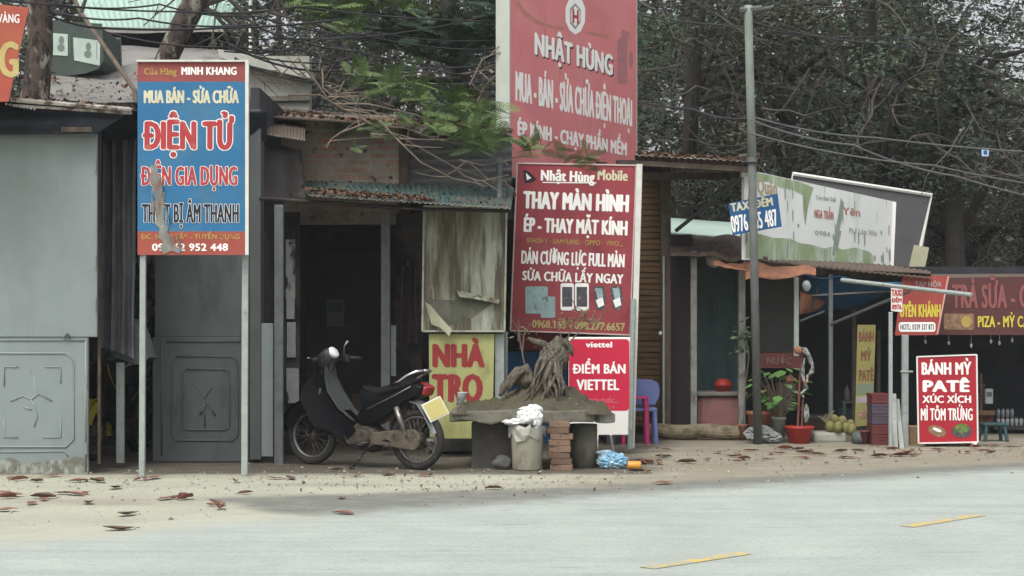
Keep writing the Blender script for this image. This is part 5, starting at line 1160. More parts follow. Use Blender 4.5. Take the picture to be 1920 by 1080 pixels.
def leafy(parent, base, hts, n, spread, size, mat, seed, stem=m_twig, droop=.3):
    rs = random.Random(seed); sm = MB(); lf = MB()
    for i in range(n):
        a = rs.uniform(0, 6.28); h_ = rs.uniform(*hts); tip = base + Vector((math.cos(a) * spread * rs.uniform(.2, 1), math.sin(a) * spread * rs.uniform(.2, 1), h_)); sm.tube([base, base.lerp(tip, .5) + Vector((0, 0, h_ * .12)), tip], [.008, .006, .003], 5)
        d = Vector((math.cos(a), math.sin(a), -droop + rs.uniform(-.3, .3))).normalized(); s_ = d.cross(Vector((0, 0, 1))).normalized(); L_ = size * rs.uniform(.7, 1.2); W_ = L_ * .36; k = Vector((0, 0, -.12 * L_))
        m1 = tip + d * L_ * .4; m2 = tip + d * L_ * .75 + k * .5
        lf.add([tip, m1 - s_ * W_, m2 - s_ * W_ * .7, tip + d * L_ + k, m2 + s_ * W_ * .7, m1 + s_ * W_, m1 + Vector((0, 0, -.02)), m2 + Vector((0, 0, -.02))], [[0, 1, 6], [1, 2, 7, 6], [2, 3, 7], [3, 4, 7], [4, 5, 6, 7], [5, 0, 6]])
    sm.part('stem', stem, parent); lf.part('foliage', mat, parent)
t, top_ = pot('flower_pot', 'shallow bright red pot on the pavement below the cloth wrapped stand', 1474, 1530, 800, 832, 20.9, m_redbasin)
t = thing('cloth_wrapped_stand', 'thin red rod stand hung with white floral cloth rising from the red pot', 'stand', top_)
mb = MB(); mb.tube([top_ + Vector((-.02, 0, 0)), P(1500, 700, 21.05), P(1505, 652, 21.05)], .016, 6); mb.tube([top_ + Vector((.03, 0, 0)), P(1508, 700, 21.08)], .012, 6); mb.part('rod', M('dull_red_rod', (.16, .06, .05), .6, .2), t)
mb = MB(); rs = random.Random(9)
def ribbon(path, rr):
    ps = [P(x, y, 21.0 + rs.uniform(-.02, .02)) for x, y in path]; o_ = len(mb.v); mb.tube(ps, rr, 12)
    mb.v[o_:] = [tuple(Vector(v) + Vector((noise.noise(Vector(v) * 17), noise.noise(Vector(v) * 19 + Vector((3, 0, 0))), noise.noise(Vector(v) * 15)) ) * .035) for v in mb.v[o_:]]
ribbon([(1500, 652), (1508, 656), (1516, 664), (1521, 675), (1524, 688), (1521, 698), (1515, 706), (1512, 716)], [.012, .026, .032, .03, .026, .022, .018, .01])
ribbon([(1511, 670), (1508, 684), (1504, 700), (1507, 715), (1510, 728), (1504, 738), (1508, 746)], [.012, .022, .016, .016, .018, .016, .006])
ribbon([(1508, 755), (1511, 766), (1512, 780), (1511, 792)], [.008, .02, .026, .012])
mb.part('cloth', m_cloth, t)
mb = MB(); mb.blob(P(1497, 657, 21.0), (.05, .04, .05), 2, .3); mb.blob(P(1480, 712, 21.1), (.06, .05, .05), 5, .4); mb.part('red_knot', m_orange, t, smooth=True)
t, top_ = pot('terracotta_pot', 'large worn terracotta pot leaning at the foot of the pole', 1402, 1450, 772, 822, 21.3, m_terra)
t, top_ = pot('planter_pot', 'pale green pot with a broad leaved plant behind the red pot', 1448, 1476, 782, 824, 21.2, M('pale_green_pot_glaze', (.24, .27, .22), .5, .1)); leafy(t, top_, (.15, .66), 58, .34, .15, l_pot, 3)
t, top_ = pot('small_pot', 'small dark pot with a trailing vine climbing the pale post by the pole', 1384, 1404, 796, 822, 21.5, m_terra)
mb = MB(); mb.tube([top_, P(1398, 720, 21.5), P(1404, 670, 21.4), P(1398, 630, 21.4)], .008, 5); mb.part('stem', m_twig, t)
lf = MB(); rs = random.Random(21)
for i in range(46):
    c_ = rs.choice([(1385, 630), (1405, 618), (1412, 625), (1410, 606), (1400, 640), (1392, 655)]); p = P(c_[0] + rs.gauss(0, 8), c_[1] + rs.gauss(0, 8), 21.35 + rs.gauss(0, .06)); a = Vector((rs.gauss(0, 1), rs.gauss(0, .6), rs.gauss(0, 1))).normalized() * rs.uniform(.03, .06); b = a.orthogonal().normalized() * a.length * .5; lf.quad(p - a, p - b, p + a, p + b)
lf.part('foliage', l_mid, t)
mb = MB(); mb.blob(P(1424, 815, 21.0), (.15, .12, .09), 6, .5, 2.2, 26, 16, sharp=True); mb.blob(P(1445, 820, 21.0), (.12, .1, .06), 16, .5, 2.2, 22, 14, sharp=True); mb.solo('rag_heap', M('grey_white_rag', (.22, .235, .235), .9, .25, 12), 'heap of grey white rags on the ground beside the terracotta pot', 'rags')
mb = MB(); mb.pbox(1526, 810, 1588, 832, 21.2, .35); mb.solo('stone_block', m_conc, 'flat pale stone block under the green coconuts', 'stone block', bevel=.04)
rs = random.Random(6)
for i, (x, y, Y) in enumerate(((1556, 800, 21.25), (1571, 801, 21.2), (1586, 803, 21.25), (1564, 788, 21.4), (1579, 790, 21.4), (1594, 797, 21.5), (1597, 806, 21.2))):
    mb = MB(); q = P(x, y, Y); mb.blob(q, (.062, .062, .072), i, .08, 1.2, 16, 12); mb.solo('coconut', m_coco, 'green young coconut in the heap on the pale stone block', 'coconut', 'coconuts on the stone block', smooth=True)
mb = MB(); q = P(1552, 795, 21.3)
for k in range(5): mb.tube([q, q + Vector((-.03 * k + .02, 0, .09)), q + Vector((-.05 * k + .08, -.02, .17 - .02 * k))], [.014, .010, .006], 5)
mb.solo('coconut_stalk', m_log, 'dry pale coconut stalk sticking up from the heap of coconuts', 'stalk')
zc = 0
for i in range(5):
    t = thing('drink_crate', ['lowest', 'second lowest', 'middle', 'second highest', 'topmost'][i] + ' plastic bottle crate in the dull red stack beside the white planks', 'crate', Vector((P(1652, 840, 20.7).x, P(1652, 840, 20.7).y, zc)), 0, 'stacked drink crates')
    q = P(1652, 840, 20.7); hw = .108; mt = m_crateb if i in (2, 3) else m_crate
    mb = MB(); mb.box((q.x - hw, q.y, zc), (q.x + hw, q.y + .3, zc + .12)); mb.part('crate_body', mt, t, bevel=.008)
    mb = MB(); mb.box((q.x - hw - .006, q.y - .006, zc + .098), (q.x + hw + .006, q.y + .3, zc + .122)); mb.box((q.x - .03, q.y - .008, zc + .06), (q.x + .03, q.y - .001, zc + .08)); mb.part('rim', mt, t); zc += .125
for i, (x0, x1, yt) in enumerate(((1674, 1681, 738), (1680, 1687, 748))):
    mb = MB(); a_, b_ = G((x0 + x1) / 2 + 6 * i + 2, 841), P((x0 + x1) / 2 - 1, yt, 20.9); d = Vector((.026, 0, 0)); k = Vector((0, .018, 0)); mb.hexa((a_ - d, a_ + d, b_ + d, b_ - d), (a_ - d + k, a_ + d + k, b_ + d + k, b_ - d + k))
    mb.solo('plank', m_plank, ['taller white plank leaning on the stall post by the crates', 'shorter white plank leaning beside the taller one by the crates'][i], 'plank', bevel=.003)
mb = MB(); mb.blob(P(1610, 822, 20.9), (.09, .08, .10), 5, .3); mb.solo('dark_sack', m_coat, 'dark green sack slumped between the coconuts and the crates', 'sack', smooth=True)
t, top_ = pot('red_bucket', 'small dull red bucket between the dark sack and the crates', 1614, 1632, 812, 838, 20.8, m_crate, 'bucket')

# ================================================================== POLE AND CABLES
t = thing('utility_pole', 'tall pale grey green pole with a short cap bracket rising through the kiosk roof', 'pole', G(1421, 833))
b_ = G(1421, 833); p1 = P(1410, 300, 20.3); p2 = P(1403, 20, 20.1)
mb = MB(); mb.tube([b_, b_.lerp(p1, .5), p1], [.052, .05, .049], 14); mb.part('pole_foot', m_poledk, t, smooth=True)
mb = MB(); mb.tube([p1, p1.lerp(p2, .5), p2, p2 + Vector((0, 0, .06))], [.051, .05, .048, .048], 14); mb.part('pole_shaft', m_pole, t, smooth=True)
mb = MB(); mb.tube([p2 + Vector((-.10, -.02, 0)), p2 + Vector((.16, 0, .03))], .035, 6); mb.tube([p2 + Vector((.1, 0, .0)), p2 + Vector((.30, 0, .05))], .018, 6); mb.part('cap_bracket', m_poledk, t)
mb = MB(); mb.lathe(p1 + Vector((0, 0, -.03)), [(.054, 0), (.066, .0), (.066, .06), (.054, .06)], 14); mb.part('clamp', m_poledk, t)
def cable(label, pts, r=.011, mat=m_cable, sag=.0, grp='overhead cables'):
    ps = [P(x, y, Y) for x, y, Y in pts]; out = []
    for a, b in zip(ps, ps[1:]):
        for k in range(10):
            u = k / 10; out.append(a.lerp(b, u) - Vector((0, 0, sag * 4 * u * (1 - u))))
    out.append(ps[-1]); mb = MB(); mb.tube(out, r, 5); mb.solo('cable', mat, label, 'cable', grp, smooth=True)
cable('lowest of the cables leaving the pole to the lower right', [(1408, 250, 20.2), (1750, 310, 21), (2100, 360, 23)], sag=.06, mat=m_cablegr)
cable('cable from the pole crossing just above the blue plate on the trees', [(1408, 218, 20.2), (1640, 258, 21), (2100, 290, 23)], sag=.05, mat=m_cablegr)
cable('cable leaving the pole at the clamp bundle and dropping across the billboard top', [(1408, 225, 20.2), (1600, 272, 20.8), (1790, 330, 21.5), (2100, 400, 23)], .013, sag=.05, mat=m_cablegr)
cable('thick dark cable from behind the light box to the pole bundle', [(1100, 165, 25), (1300, 205, 22), (1408, 222, 20.2)], .014, sag=.05)
cable('high dark cable passing behind the pole top and across the trees', [(1120, 12, 25), (1403, 50, 20.3), (1650, 68, 21), (2100, 95, 23)], .010, sag=.05)
cable('second high cable under the pole top across the trees', [(1403, 40, 20.2), (1660, 82, 21), (2100, 130, 23)], .012, sag=.05)
cable('slack dark cable across the dark branches left of the light box', [(430, 84, 18.5), (640, 132, 19.5), (940, 150, 21.0)], .014, sag=.10)
cable('top cable running over the mint roof to the trees', [(-60, -10, 17), (340, 22, 18), (560, 12, 19), (940, 40, 21)], .010, sag=.04)
cable('dark cable along the eave of the mint roof', [(90, 28, 17), (180, 52, 17.5), (420, 52, 18.5), (640, 36, 19.5)], .013, sag=.02)
cable('cable rising from the gable coping towards the branches', [(410, 76, 18.5), (560, 92, 19.2), (700, 120, 20), (930, 118, 21)], .011, sag=.06)
cable('cable crossing in front of the pale gable wall', [(430, 60, 18.5), (520, 70, 19), (700, 60, 20), (930, 75, 21)], .009, sag=.05)
cable('thin cable along the kiosk roof towards the light box', [(1150, 228, 25), (1300, 262, 22), (1408, 268, 20.3)], .008, sag=.06)
cable('upper dark cable skimming the top of the mint roof', [(90, 5, 17), (300, 8, 18), (480, 30, 19), (700, 70, 20), (930, 92, 21)], .010, sag=.05)
cable('dark cable dropping from the trunk across the mint roof corner', [(96, 20, 18.2), (260, 34, 18.4), (470, 46, 19), (660, 96, 20), (930, 130, 21)], .011, sag=.05)
cable('low dark cable over the gable coping to the branches', [(200, 60, 18.2), (420, 88, 18.6), (600, 118, 19.4), (800, 128, 20.4), (940, 136, 21)], .010, sag=.05)
cable('dark cable rising from the coping end to the top of the light box', [(420, 96, 18.6), (600, 74, 19.4), (940, 22, 21)], .009, sag=.07)
cable('dark cable hanging lowest over the gable wall', [(440, 108, 18.6), (580, 152, 19.2), (760, 150, 20.2), (940, 165, 21)], .009, sag=.06)
t = thing('aerial_mast', 'thin white segmented mast standing behind the pale coping', 'mast', P(470, 125, 24.2).xy.to_3d())
mb = MB(); q0, q1 = P(470, 610, 24.2), P(469, -30, 24.2); mb.tube([Vector((q0.x, q0.y, 0)), q1], .02, 6); mb.part('mast_rod', m_tin, t)
mb = MB()
for k in range(8): a_ = P(469.5, 95 - k * 17, 24.17); mb.tube([a_, a_ + Vector((0, 0, .07))], .026, 6)
mb.part('mast_band', m_white, t)
mb = MB(); q0, q1 = P(252, 168, 18.4), P(150, 22, 18.6); mb.tube([q0.xy.to_3d() + Vector((.5, 0, 0)), q0, q1, P(120, -40, 18.7)], [.03, .028, .024, .02], 7); mb.solo('leaning_pole', m_twig, 'pale thin pole leaning past the green bay behind the left eave', 'pole')

# ================================================================== TREES
def leafcloud(mb, rs, c, rad, n, size, shape=.42, flat=.5):
    for i in range(n):
        while True:
            d = Vector((rs.uniform(-1, 1), rs.uniform(-1, 1), rs.uniform(-1, 1)))
            if d.length <= 1: break
        d *= .55 + .45 * rs.random()
        p = c + Vector((d.x * rad[0], d.y * rad[1], d.z * rad[2]))
        a = Vector((rs.gauss(0, 1), rs.gauss(0, 1), rs.gauss(0, flat))).normalized(); b = a.cross(Vector((rs.gauss(0, 1), rs.gauss(0, 1), rs.gauss(0, 1)))).normalized()
        L_ = size * rs.uniform(.6, 1.3); mb.quad(p - a * L_, p - b * L_ * shape + a * L_ * .1, p + a * L_, p + b * L_ * shape + a * L_ * .1)
def tree(label, x, y, H, crown_c, crown_r, nclump, nleaf, size, lmat, seed, tr=.22, bmat=m_barkdk, twigs=26, cl=(.45, .95)):
    rs = random.Random(seed); t = thing('tree', label, 'tree', (x, y, 0), 0, 'trees behind the stalls')
    cc = Vector((x, y, 0)) + Vector(crown_c); mb = MB()
    top = cc + Vector((0, 0, crown_r[2] * .5)); b = Vector((x, y, 0)); bend = Vector((rs.uniform(-.3, .3), rs.uniform(-.3, .3), 0))
    mb.tube([b, b.lerp(top, .3) + bend, b.lerp(top, .65) - bend * .4, top], [tr, tr * .8, tr * .55, tr * .15], 9)
    ends = []
    for i in range(9):
        s_ = b.lerp(top, rs.uniform(.35, .85)); a = rs.uniform(0, 6.28); e = cc + Vector((math.cos(a) * crown_r[0] * .75, math.sin(a) * crown_r[1] * .75, rs.uniform(-.5, .7) * crown_r[2]))
        mb.tube([s_, s_.lerp(e, .5) + Vector((0, 0, .25)), e], [tr * .38, tr * .24, tr * .06], 6); ends.append(e)
    mb.part('trunk', bmat, t, smooth=True)
    if twigs:
        mb = MB()
        for i in range(twigs):
            a = rs.uniform(math.pi * 1.0, math.pi * 2.0); ph = rs.uniform(-.8, .8); s_ = cc + Vector((math.cos(a) * crown_r[0] * rs.uniform(.3, .8), math.sin(a) * crown_r[1] * rs.uniform(.5, .95), math.sin(ph) * crown_r[2] * .9))
            d = Vector((rs.gauss(0, 1), rs.gauss(-.3, .4), rs.gauss(-.1, .6))).normalized(); p = s_; pts = [p]
            for k in range(5): d = (d + Vector((rs.gauss(0, .3), rs.gauss(0, .2), rs.gauss(-.05, .28)))).normalized(); p = p + d * rs.uniform(.2, .4); pts.append(p)
            mb.tube(pts, [.022, .018, .015, .012, .009, .005], 5)
            q = pts[3]; mb.tube([q, q + Vector((rs.gauss(0, .25), rs.gauss(0, .15), rs.gauss(0, .25))), q + Vector((rs.gauss(0, .5), rs.gauss(0, .2), rs.gauss(-.1, .45)))], [.010, .008, .004], 4)
        mb.part('bare_twig', m_twigdk, t)
    mb = MB(); tones = [lmat] + [m for m in (l_dark, l_brown, l_mid, l_olive) if m is not lmat]
    for i in range(nclump):
        while True:
            d = Vector((rs.uniform(-1, 1), rs.uniform(-1, 1), rs.uniform(-1, 1)))
            if .25 < d.length <= 1: break
        k = rs.uniform(*cl) * rs.choice((.6, 1, 1, 1.15)); c = cc + Vector((d.x * crown_r[0], d.y * crown_r[1], d.z * crown_r[2])); f0 = len(mb.f)
        leafcloud(mb, rs, c, (k, k, k * .6), int(nleaf * k * 2.2), size * rs.choice((.5, .62, .72)), rs.choice((.22, .3, .4)))
        q = rs.random(); ti = 0 if q < .5 else rs.choice((1, 2, 3)); mb.m[f0:] = [ti] * (len(mb.f) - f0)
    mb.part('crown', tones, t)
    return t
def at(px, Y): return P(px, 600, Y).x
TR = [  # pixel column, distance, crown height, radii, clumps, leaves, size, leaf, label
    (60, 33, 6.0, (2.4, 1.6, 3.4), 44, 150, .09, l_dark, 'dark tree behind the mint roof and the lichen spotted trunk'),
    (520, 30, 6.2, (2.0, 1.8, 2.2), 34, 150, .085, l_dark, 'dark tree with thin bare twigs behind the pale gable wall'),
    (700, 29, 6.0, (2.3, 1.8, 2.9), 46, 150, .085, l_dark, 'dense dark tree filling the gap between the gable wall and the light box'),
    (905, 31, 5.6, (2.2, 1.8, 3.0), 46, 150, .085, l_brown, 'brownish tree directly behind the left side of the light box sign'),
    (1130, 32, 5.8, (2.2, 1.8, 3.2), 46, 150, .085, l_dark, 'dark tree hidden behind the light box sign'),
    (1290, 27, 5.6, (2.0, 1.6, 2.9), 46, 160, .08, l_brown, 'brown green tree between the light box sign and the pole'),
    (1300, 30, 3.4, (2.3, 1.4, 1.9), 40, 150, .09, l_dark, 'low dark tree seen under the kiosk roof through the open side'),
    (1480, 28, 5.4, (2.0, 1.7, 2.8), 44, 160, .085, l_dark, 'grey green tree directly behind and right of the pole'),
    (1640, 27, 5.8, (2.1, 1.7, 2.7), 46, 160, .08, l_brown, 'broad brown green tree above the white framed billboard back'),
    (1580, 31, 3.2, (2.6, 1.5, 1.9), 44, 150, .09, l_dark, 'low dark tree behind the green and white billboard'),
    (1790, 26.5, 5.0, (1.9, 1.6, 2.3), 44, 160, .085, l_dark, 'dark tree holding the small blue plate above the cafe'),
    (1930, 29, 4.4, (2.2, 1.7, 2.6), 44, 150, .085, l_brown, 'sparse tree at the edge with white sky showing through its top'),
    (1830, 29, 2.6, (2.6, 1.4, 1.8), 46, 150, .09, l_dark, 'low dark tree right behind the cafe sign'),
    (1720, 34, 6.6, (2.4, 1.8, 2.8), 44, 150, .095, l_mid, 'greener tree far behind the broad brown tree'),
    (1400, 35, 6.2, (2.6, 1.8, 3.4), 50, 150, .095, l_dark, 'tall dark tree far behind the pole'),
    (1000, 36, 6.4, (2.8, 1.8, 3.6), 50, 150, .095, l_dark, 'tall dark tree far behind the light box sign'),
    (640, 36, 6.6, (2.8, 1.8, 3.4), 50, 150, .095, l_dark, 'tall dark tree far behind the feathery branches'),
    (1560, 37, 6.8, (2.6, 1.8, 3.4), 50, 150, .095, l_brown, 'tall brown tree far behind the billboard'),
]
for i, (px, Y, ch, rad, nc, nl, sz, lm, lab) in enumerate(TR):
    tree(lab, at(px, Y), Y, ch, (0, 0, ch), rad, nc, nl, sz, lm, 40 + i, twigs=24 if Y < 31 else 0)
# far wood as one mass
mb = MB(); rs = random.Random(77)
for i in range(620):
    Y = rs.uniform(39, 48); px = rs.uniform(-100, 2100); zt = 12.5 if px < 1800 else 7.5
    leafcloud(mb, rs, Vector((at(px, Y), Y, rs.uniform(.5, zt))), (1.5, 1.0, 1.2), 130, .16)
mb.solo('distant_wood', ML('hazy_far_leaves', [(.06, .075, .064), (.085, .098, .08), (.07, .08, .066), (.10, .105, .085)]), 'dark mass of distant woodland closing the view behind the trees', 'wood', kind='stuff')  # distance haze mixed into these paler leaf colours
# two trunks on the left
t = thing('tree', 'upright brown trunk with pale lichen rising behind the left eave', 'tree', P(72, 888, 18.6).xy.to_3d(), 0, 'trees behind the stalls')
mb = MB(); q = P(62, 888, 18.6).xy.to_3d(); mb.tube([q, P(62, 300, 18.6), P(66, 180, 18.6), P(76, 90, 18.6), P(74, 20, 18.6), P(66, -60, 18.6), P(50, -200, 18.6)], [.17, .16, .155, .135, .14, .15, .12], 14); mb.part('trunk', m_bark, t, smooth=True)
mb = MB(); rs = random.Random(5)
for i in range(7): leafcloud(mb, rs, P(rs.uniform(-60, 230), rs.uniform(-260, -110), 18.6), (.6, .6, .4), 120, .06)
mb.part('crown', l_brown, t)
mb = MB()
for pts in (((74, 30), (110, 10), (150, -30)), ((72, 10), (40, -20), (0, -60)), ((90, 20), (115, 28), (128, 10), (135, -20)), ((152, 24), (160, 0), (172, -20))): mb.tube([P(x, y, 18.6) for x, y in pts], [.03, .02, .014, .01][:len(pts)], 6)
mb.part('branch', m_twigdk, t)
t = thing('tree', 'leaning lichen spotted trunk crossing the mint roof behind the blue sign', 'tree', P(262, 880, 20.6).xy.to_3d(), 0, 'trees behind the stalls')
mb = MB(); q = P(262, 880, 20.6).xy.to_3d(); mb.tube([q, P(280, 320, 20.6), P(304, 130, 20.6), P(330, 72, 20.6), P(362, 10, 20.6), P(392, -50, 20.6), P(430, -170, 20.6)], [.17, .15, .135, .14, .15, .14, .1], 14); mb.part('trunk', m_bark, t, smooth=True)
mb = MB()
for pts in (((362, 10), (420, 30), (500, 20), (560, 40)), ((350, 20), (440, -10), (520, -40)), ((390, -40), (440, 8), (470, 40), (480, 110)), ((420, 30), (455, 60), (440, 95))): mb.tube([P(x, y, 20.6) for x, y in pts], [.04, .028, .02, .01][:len(pts)], 6)
mb.part('branch', m_twigdk, t)
mb = MB(); rs = random.Random(15)
for i in range(9): leafcloud(mb, rs, P(rs.uniform(380, 560), rs.uniform(-260, -70), 20.6), (.6, .6, .4), 120, .06)
mb.part('crown', l_dark, t)

# feathery tree: bare twigs and fern-like sprays over the shed roof
t = thing('feathery_tree', 'tree with bare pale twigs and fresh fern like leaf sprays drooping over the shed roof', 'tree', P(858, 600, 23.5).xy.to_3d())
mb = MB(); q = P(862, 700, 23.5).xy.to_3d(); mb.tube([q, P(856, 330, 23.5), P(858, 200, 23.5), P(862, 120, 23.5), P(850, 40, 23.3), P(820, -60, 23.2)], [.17, .16, .14, .14, .12, .1], 12); mb.part('trunk', m_barkdk, t, smooth=True)
LIMB = [([(860, 120), (780, 95), (700, 70), (630, 60), (560, 30)], .06, 22.6), ([(855, 60), (800, 20), (700, -5), (600, -20)], .06, 22.6), ([(860, 150), (760, 150), (680, 165), (620, 185), (590, 150), (560, 110)], .05, 21.5), ([(858, 90), (900, 70), (940, 40), (990, 10)], .04, 22.5), ([(862, 190), (900, 120), (925, 105), (960, 92)], .025, 22)]
mb = MB()
for pts, r_, Y in LIMB: mb.tube([P(x, y, 23.3 + (Y - 23.3) * min(1, 2 * i / (len(pts) - 1))) for i, (x, y) in enumerate(pts)], [r_ * (1 - .7 * i / (len(pts) - 1)) for i in range(len(pts))], 7)
mb.part('limb', m_barkdk, t, smooth=True)
TW = [([(560, 110), (590, 150), (618, 190), (660, 212), (700, 234), (760, 262), (850, 312), (962, 352)], 19.0), ([(604, 128), (606, 165), (640, 198), (720, 214), (800, 238)], 19.2), ([(712, 226), (745, 262), (790, 305), (850, 335), (905, 346)], 18.8),
      ([(684, 232), (640, 248), (620, 262), (612, 278)], 18.8), ([(694, 250), (730, 260), (815, 262), (930, 258)], 18.9), ([(540, 178), (600, 178), (640, 205), (690, 222)], 19.3), ([(610, 160), (640, 175), (700, 172), (760, 168)], 19.3), ([(615, 182), (680, 180), (740, 200)], 19.2),
      ([(622, 195), (690, 195), (780, 215), (860, 250)], 19.1), ([(646, 206), (700, 208), (720, 222)], 19), ([(590, 140), (604, 148), (610, 160)], 19.3), ([(640, 130), (646, 150), (636, 172)], 19.3), ([(700, 236), (760, 240), (820, 262), (950, 285)], 19.0), ([(850, 312), (870, 330), (900, 340), (955, 328)], 18.8), ([(862, 300), (905, 310), (960, 300)], 18.8),
      ([(560, 30), (590, 70), (600, 110), (610, 130)], 20.5), ([(430, 120), (470, 135), (520, 145), (575, 170)], 21), ([(440, 110), (500, 160), (530, 190)], 21.5), ([(480, 90), (520, 130), (560, 175)], 21.5), ([(520, 110), (560, 140), (590, 150)], 21), ([(660, 130), (720, 145), (800, 140), (830, 128)], 20.5), ([(880, 160), (905, 110), (930, 100), (960, 95)], 20.5), ([(890, 200), (910, 160), (930, 140)], 20.8), ([(860, 140), (920, 130), (950, 150)], 20.8)]
rs = random.Random(31)
mb = MB()
for pts, Y in TW:
    ps = [P(x, y, Y + rs.uniform(-.1, .1)) for x, y in pts]; mb.tube(ps, [.012 * (1 - .55 * i / (len(ps) - 1)) for i in range(len(ps))], 6)
    for k in range(3):
        i = rs.randrange(len(ps) - 1); q = ps[i].lerp(ps[i + 1], rs.random()); e = q + Vector((rs.gauss(.15, .25), rs.gauss(0, .1), rs.gauss(-.02, .16))); mb.tube([q, q.lerp(e, .5) + Vector((0, 0, rs.gauss(0, .03))), e], [.009, .007, .004], 4)
mb.part('bare_twig', m_twig, t)
def frond(mb, base, d, L_, rs, drop=.4, npin=12):
    """one feathery compound leaf: pairs of narrow leaflets along a drooping midrib"""
    d = d.normalized(); s_ = d.cross(Vector((0, 0, 1))); s_ = s_.normalized() if s_.length > .1 else Vector((1, 0, 0)); p = base; up = s_.cross(d)
    roll = rs.uniform(-.8, .8); s_, up = s_ * math.cos(roll) + up * math.sin(roll), up * math.cos(roll) - s_ * math.sin(roll)
    st_ = L_ / npin
    for i in range(npin):
        dd = (d + Vector((0, 0, -drop * (i / npin)))).normalized(); q = p + dd * st_
        mb.quad(p - s_ * .003, q - s_ * .003, q + s_ * .003, p + s_ * .003)
        pl_ = L_ * .27 * math.sin(math.pi * (.18 + .75 * i / npin)) * rs.uniform(.85, 1.1)
        for sg in (-1, 1):
            v = (s_ * sg + dd * .55 + up * -.15).normalized(); e = q + v * pl_; w_ = dd * st_ * .42
            mb.quad(q - w_ * .5, e - w_ * .9 - v * pl_ * .15, e, q + w_ * .8)
            mb.quad(q + w_ * .3, e - w_ * .3, e + w_ * .6 - v * pl_ * .12, q + w_ * .9) if i % 2 else None
        p = q
def spray(mb, cx, cy, Y, n, sx, sy, L_, seed, ang=(-30, 200)):
    rs = random.Random(seed)
    for i in range(int(n * 1.9)):
        b = P(cx + rs.gauss(0, sx), cy + rs.gauss(0, sy), Y + rs.gauss(0, .25)); a = R(rs.uniform(*ang)); frond(mb, b, Vector((math.cos(a), rs.gauss(-.2, .5), math.sin(a) * .6)), L_ * rs.uniform(.55, .95), rs)
mb = MB()
for i, (cx, cy, n, sx, sy, Y, L_) in enumerate(((690, 150, 10, 18, 8, 19.2, .36), (725, 165, 10, 18, 10, 19.2, .36), (760, 155, 6, 12, 8, 19.2, .34), (790, 175, 12, 22, 12, 19.4, .36), (860, 195, 16, 28, 12, 19.4, .38), (885, 205, 8, 18, 6, 19.2, .34), (800, 225, 14, 26, 12, 19.3, .36), (720, 245, 7, 14, 8, 19.0, .30), (860, 255, 16, 26, 10, 18.9, .36), (900, 268, 16, 20, 10, 18.9, .34), (935, 265, 8, 14, 8, 18.9, .32), (905, 240, 10, 18, 8, 18.9, .34), (660, 276, 2, 5, 3, 18.8, .22), (1000, 280, 8, 22, 8, 19.6, .34), (1080, 302, 8, 18, 6, 19.7, .30), (575, 15, 10, 22, 8, 20.5, .40), (620, 28, 10, 18, 8, 20.5, .38), (650, 55, 8, 10, 10, 20.5, .34), (740, 5, 14, 30, 8, 20.8, .40), (560, 12, 6, 14, 5, 20.4, .4))):
    spray(mb, cx, cy, Y, n if cx < 990 else int(n * 1.6), sx, sy, L_, 60 + i)
mb.part('leaf_spray', l_fern, t)
mb = MB()
for i, (cx, cy, n, sx, sy, Y, L_) in enumerate(((700, 40, 22, 40, 14, 22.0, .46), (760, 60, 24, 36, 16, 22.0, .46), (820, 70, 26, 40, 18, 22.0, .46), (870, 50, 26, 36, 18, 22.0, .46), (905, 70, 20, 22, 18, 21.8, .42), (780, 90, 20, 34, 12, 21.8, .42), (850, 100, 20, 34, 12, 21.8, .42), (920, 40, 16, 20, 14, 21.8, .42), (840, 215, 14, 40, 12, 20.4, .40), (750, 200, 12, 36, 12, 20.4, .38), (660, 20, 16, 30, 10, 22, .42), (930, 20, 10, 14, 10, 21.6, .4))):
    spray(mb, cx, cy, Y, n, sx, sy, L_, 160 + i)
mb.part('leaf_spray', l_ferndk, t)

# small blue plate nailed to the tree
t = thing('tree_plate', 'small pale blue number plate fixed high in the dark tree above the cafe', 'plate', P(1847, 294, 24.8)); pl = facing(1847, 285, 24.8)
mb = MB(); panel(mb, pl, [(1841, 278), (1854, 278), (1854, 293), (1841, 293)], .01); mb.part('plate_board', M('pale_blue_plate', (.45, .60, .78), .5, .05), t)
mb = MB(); patch(mb, pl, rrect(1844, 282, 1851, 290, 1), .003); mb.part('plate_print', m_sblue2, t)

# ================================================================== FALLEN LEAVES
def dryleaf(rs, L_):
    """curled dry leaf with a bent blade and a stalk"""
    mb = MB(); n = 6; cu = rs.uniform(.2, .8); lift = rs.uniform(.0, .14)
    for i in range(n + 1):
        u = i / n; wdt = L_ * .27 * math.sin(math.pi * min(1, u * .93 + .04)) ** .8; x = (u - .5) * L_; z0 = lift * L_ * (abs(u - .4) * 1.6) ** 2
        for s_ in (-1, -.5, 0, .5, 1): mb.v.append((x, s_ * wdt * (1 - .3 * cu * abs(s_)), z0 + cu * wdt * abs(s_) ** 1.6 + rs.uniform(0, .006) + .004))
    for i in range(n):
        for j in range(4): mb.f.append([i * 5 + j, i * 5 + j + 1, (i + 1) * 5 + j + 1, (i + 1) * 5 + j]); mb.m.append(0)
    mb.tube([(-L_ * .5, 0, lift * L_ * .4), (-L_ * .68, .01, lift * L_ * .3 + .01)], .003, 4)
    return mb
rs = random.Random(99); protos = []
m_dry = [M('dry_leaf_' + n_, c_, .8, .3, 14) for n_, c_ in (('red_brown', (.20, .095, .07)), ('dark_brown', (.12, .075, .06)), ('tan', (.20, .13, .08)), ('dusky_red', (.20, .085, .065)))]
for i in range(8): protos.append(dryleaf(rs, rs.uniform(.13, .20)).mesh('fallen_leaf', m_dry[i % 4]))
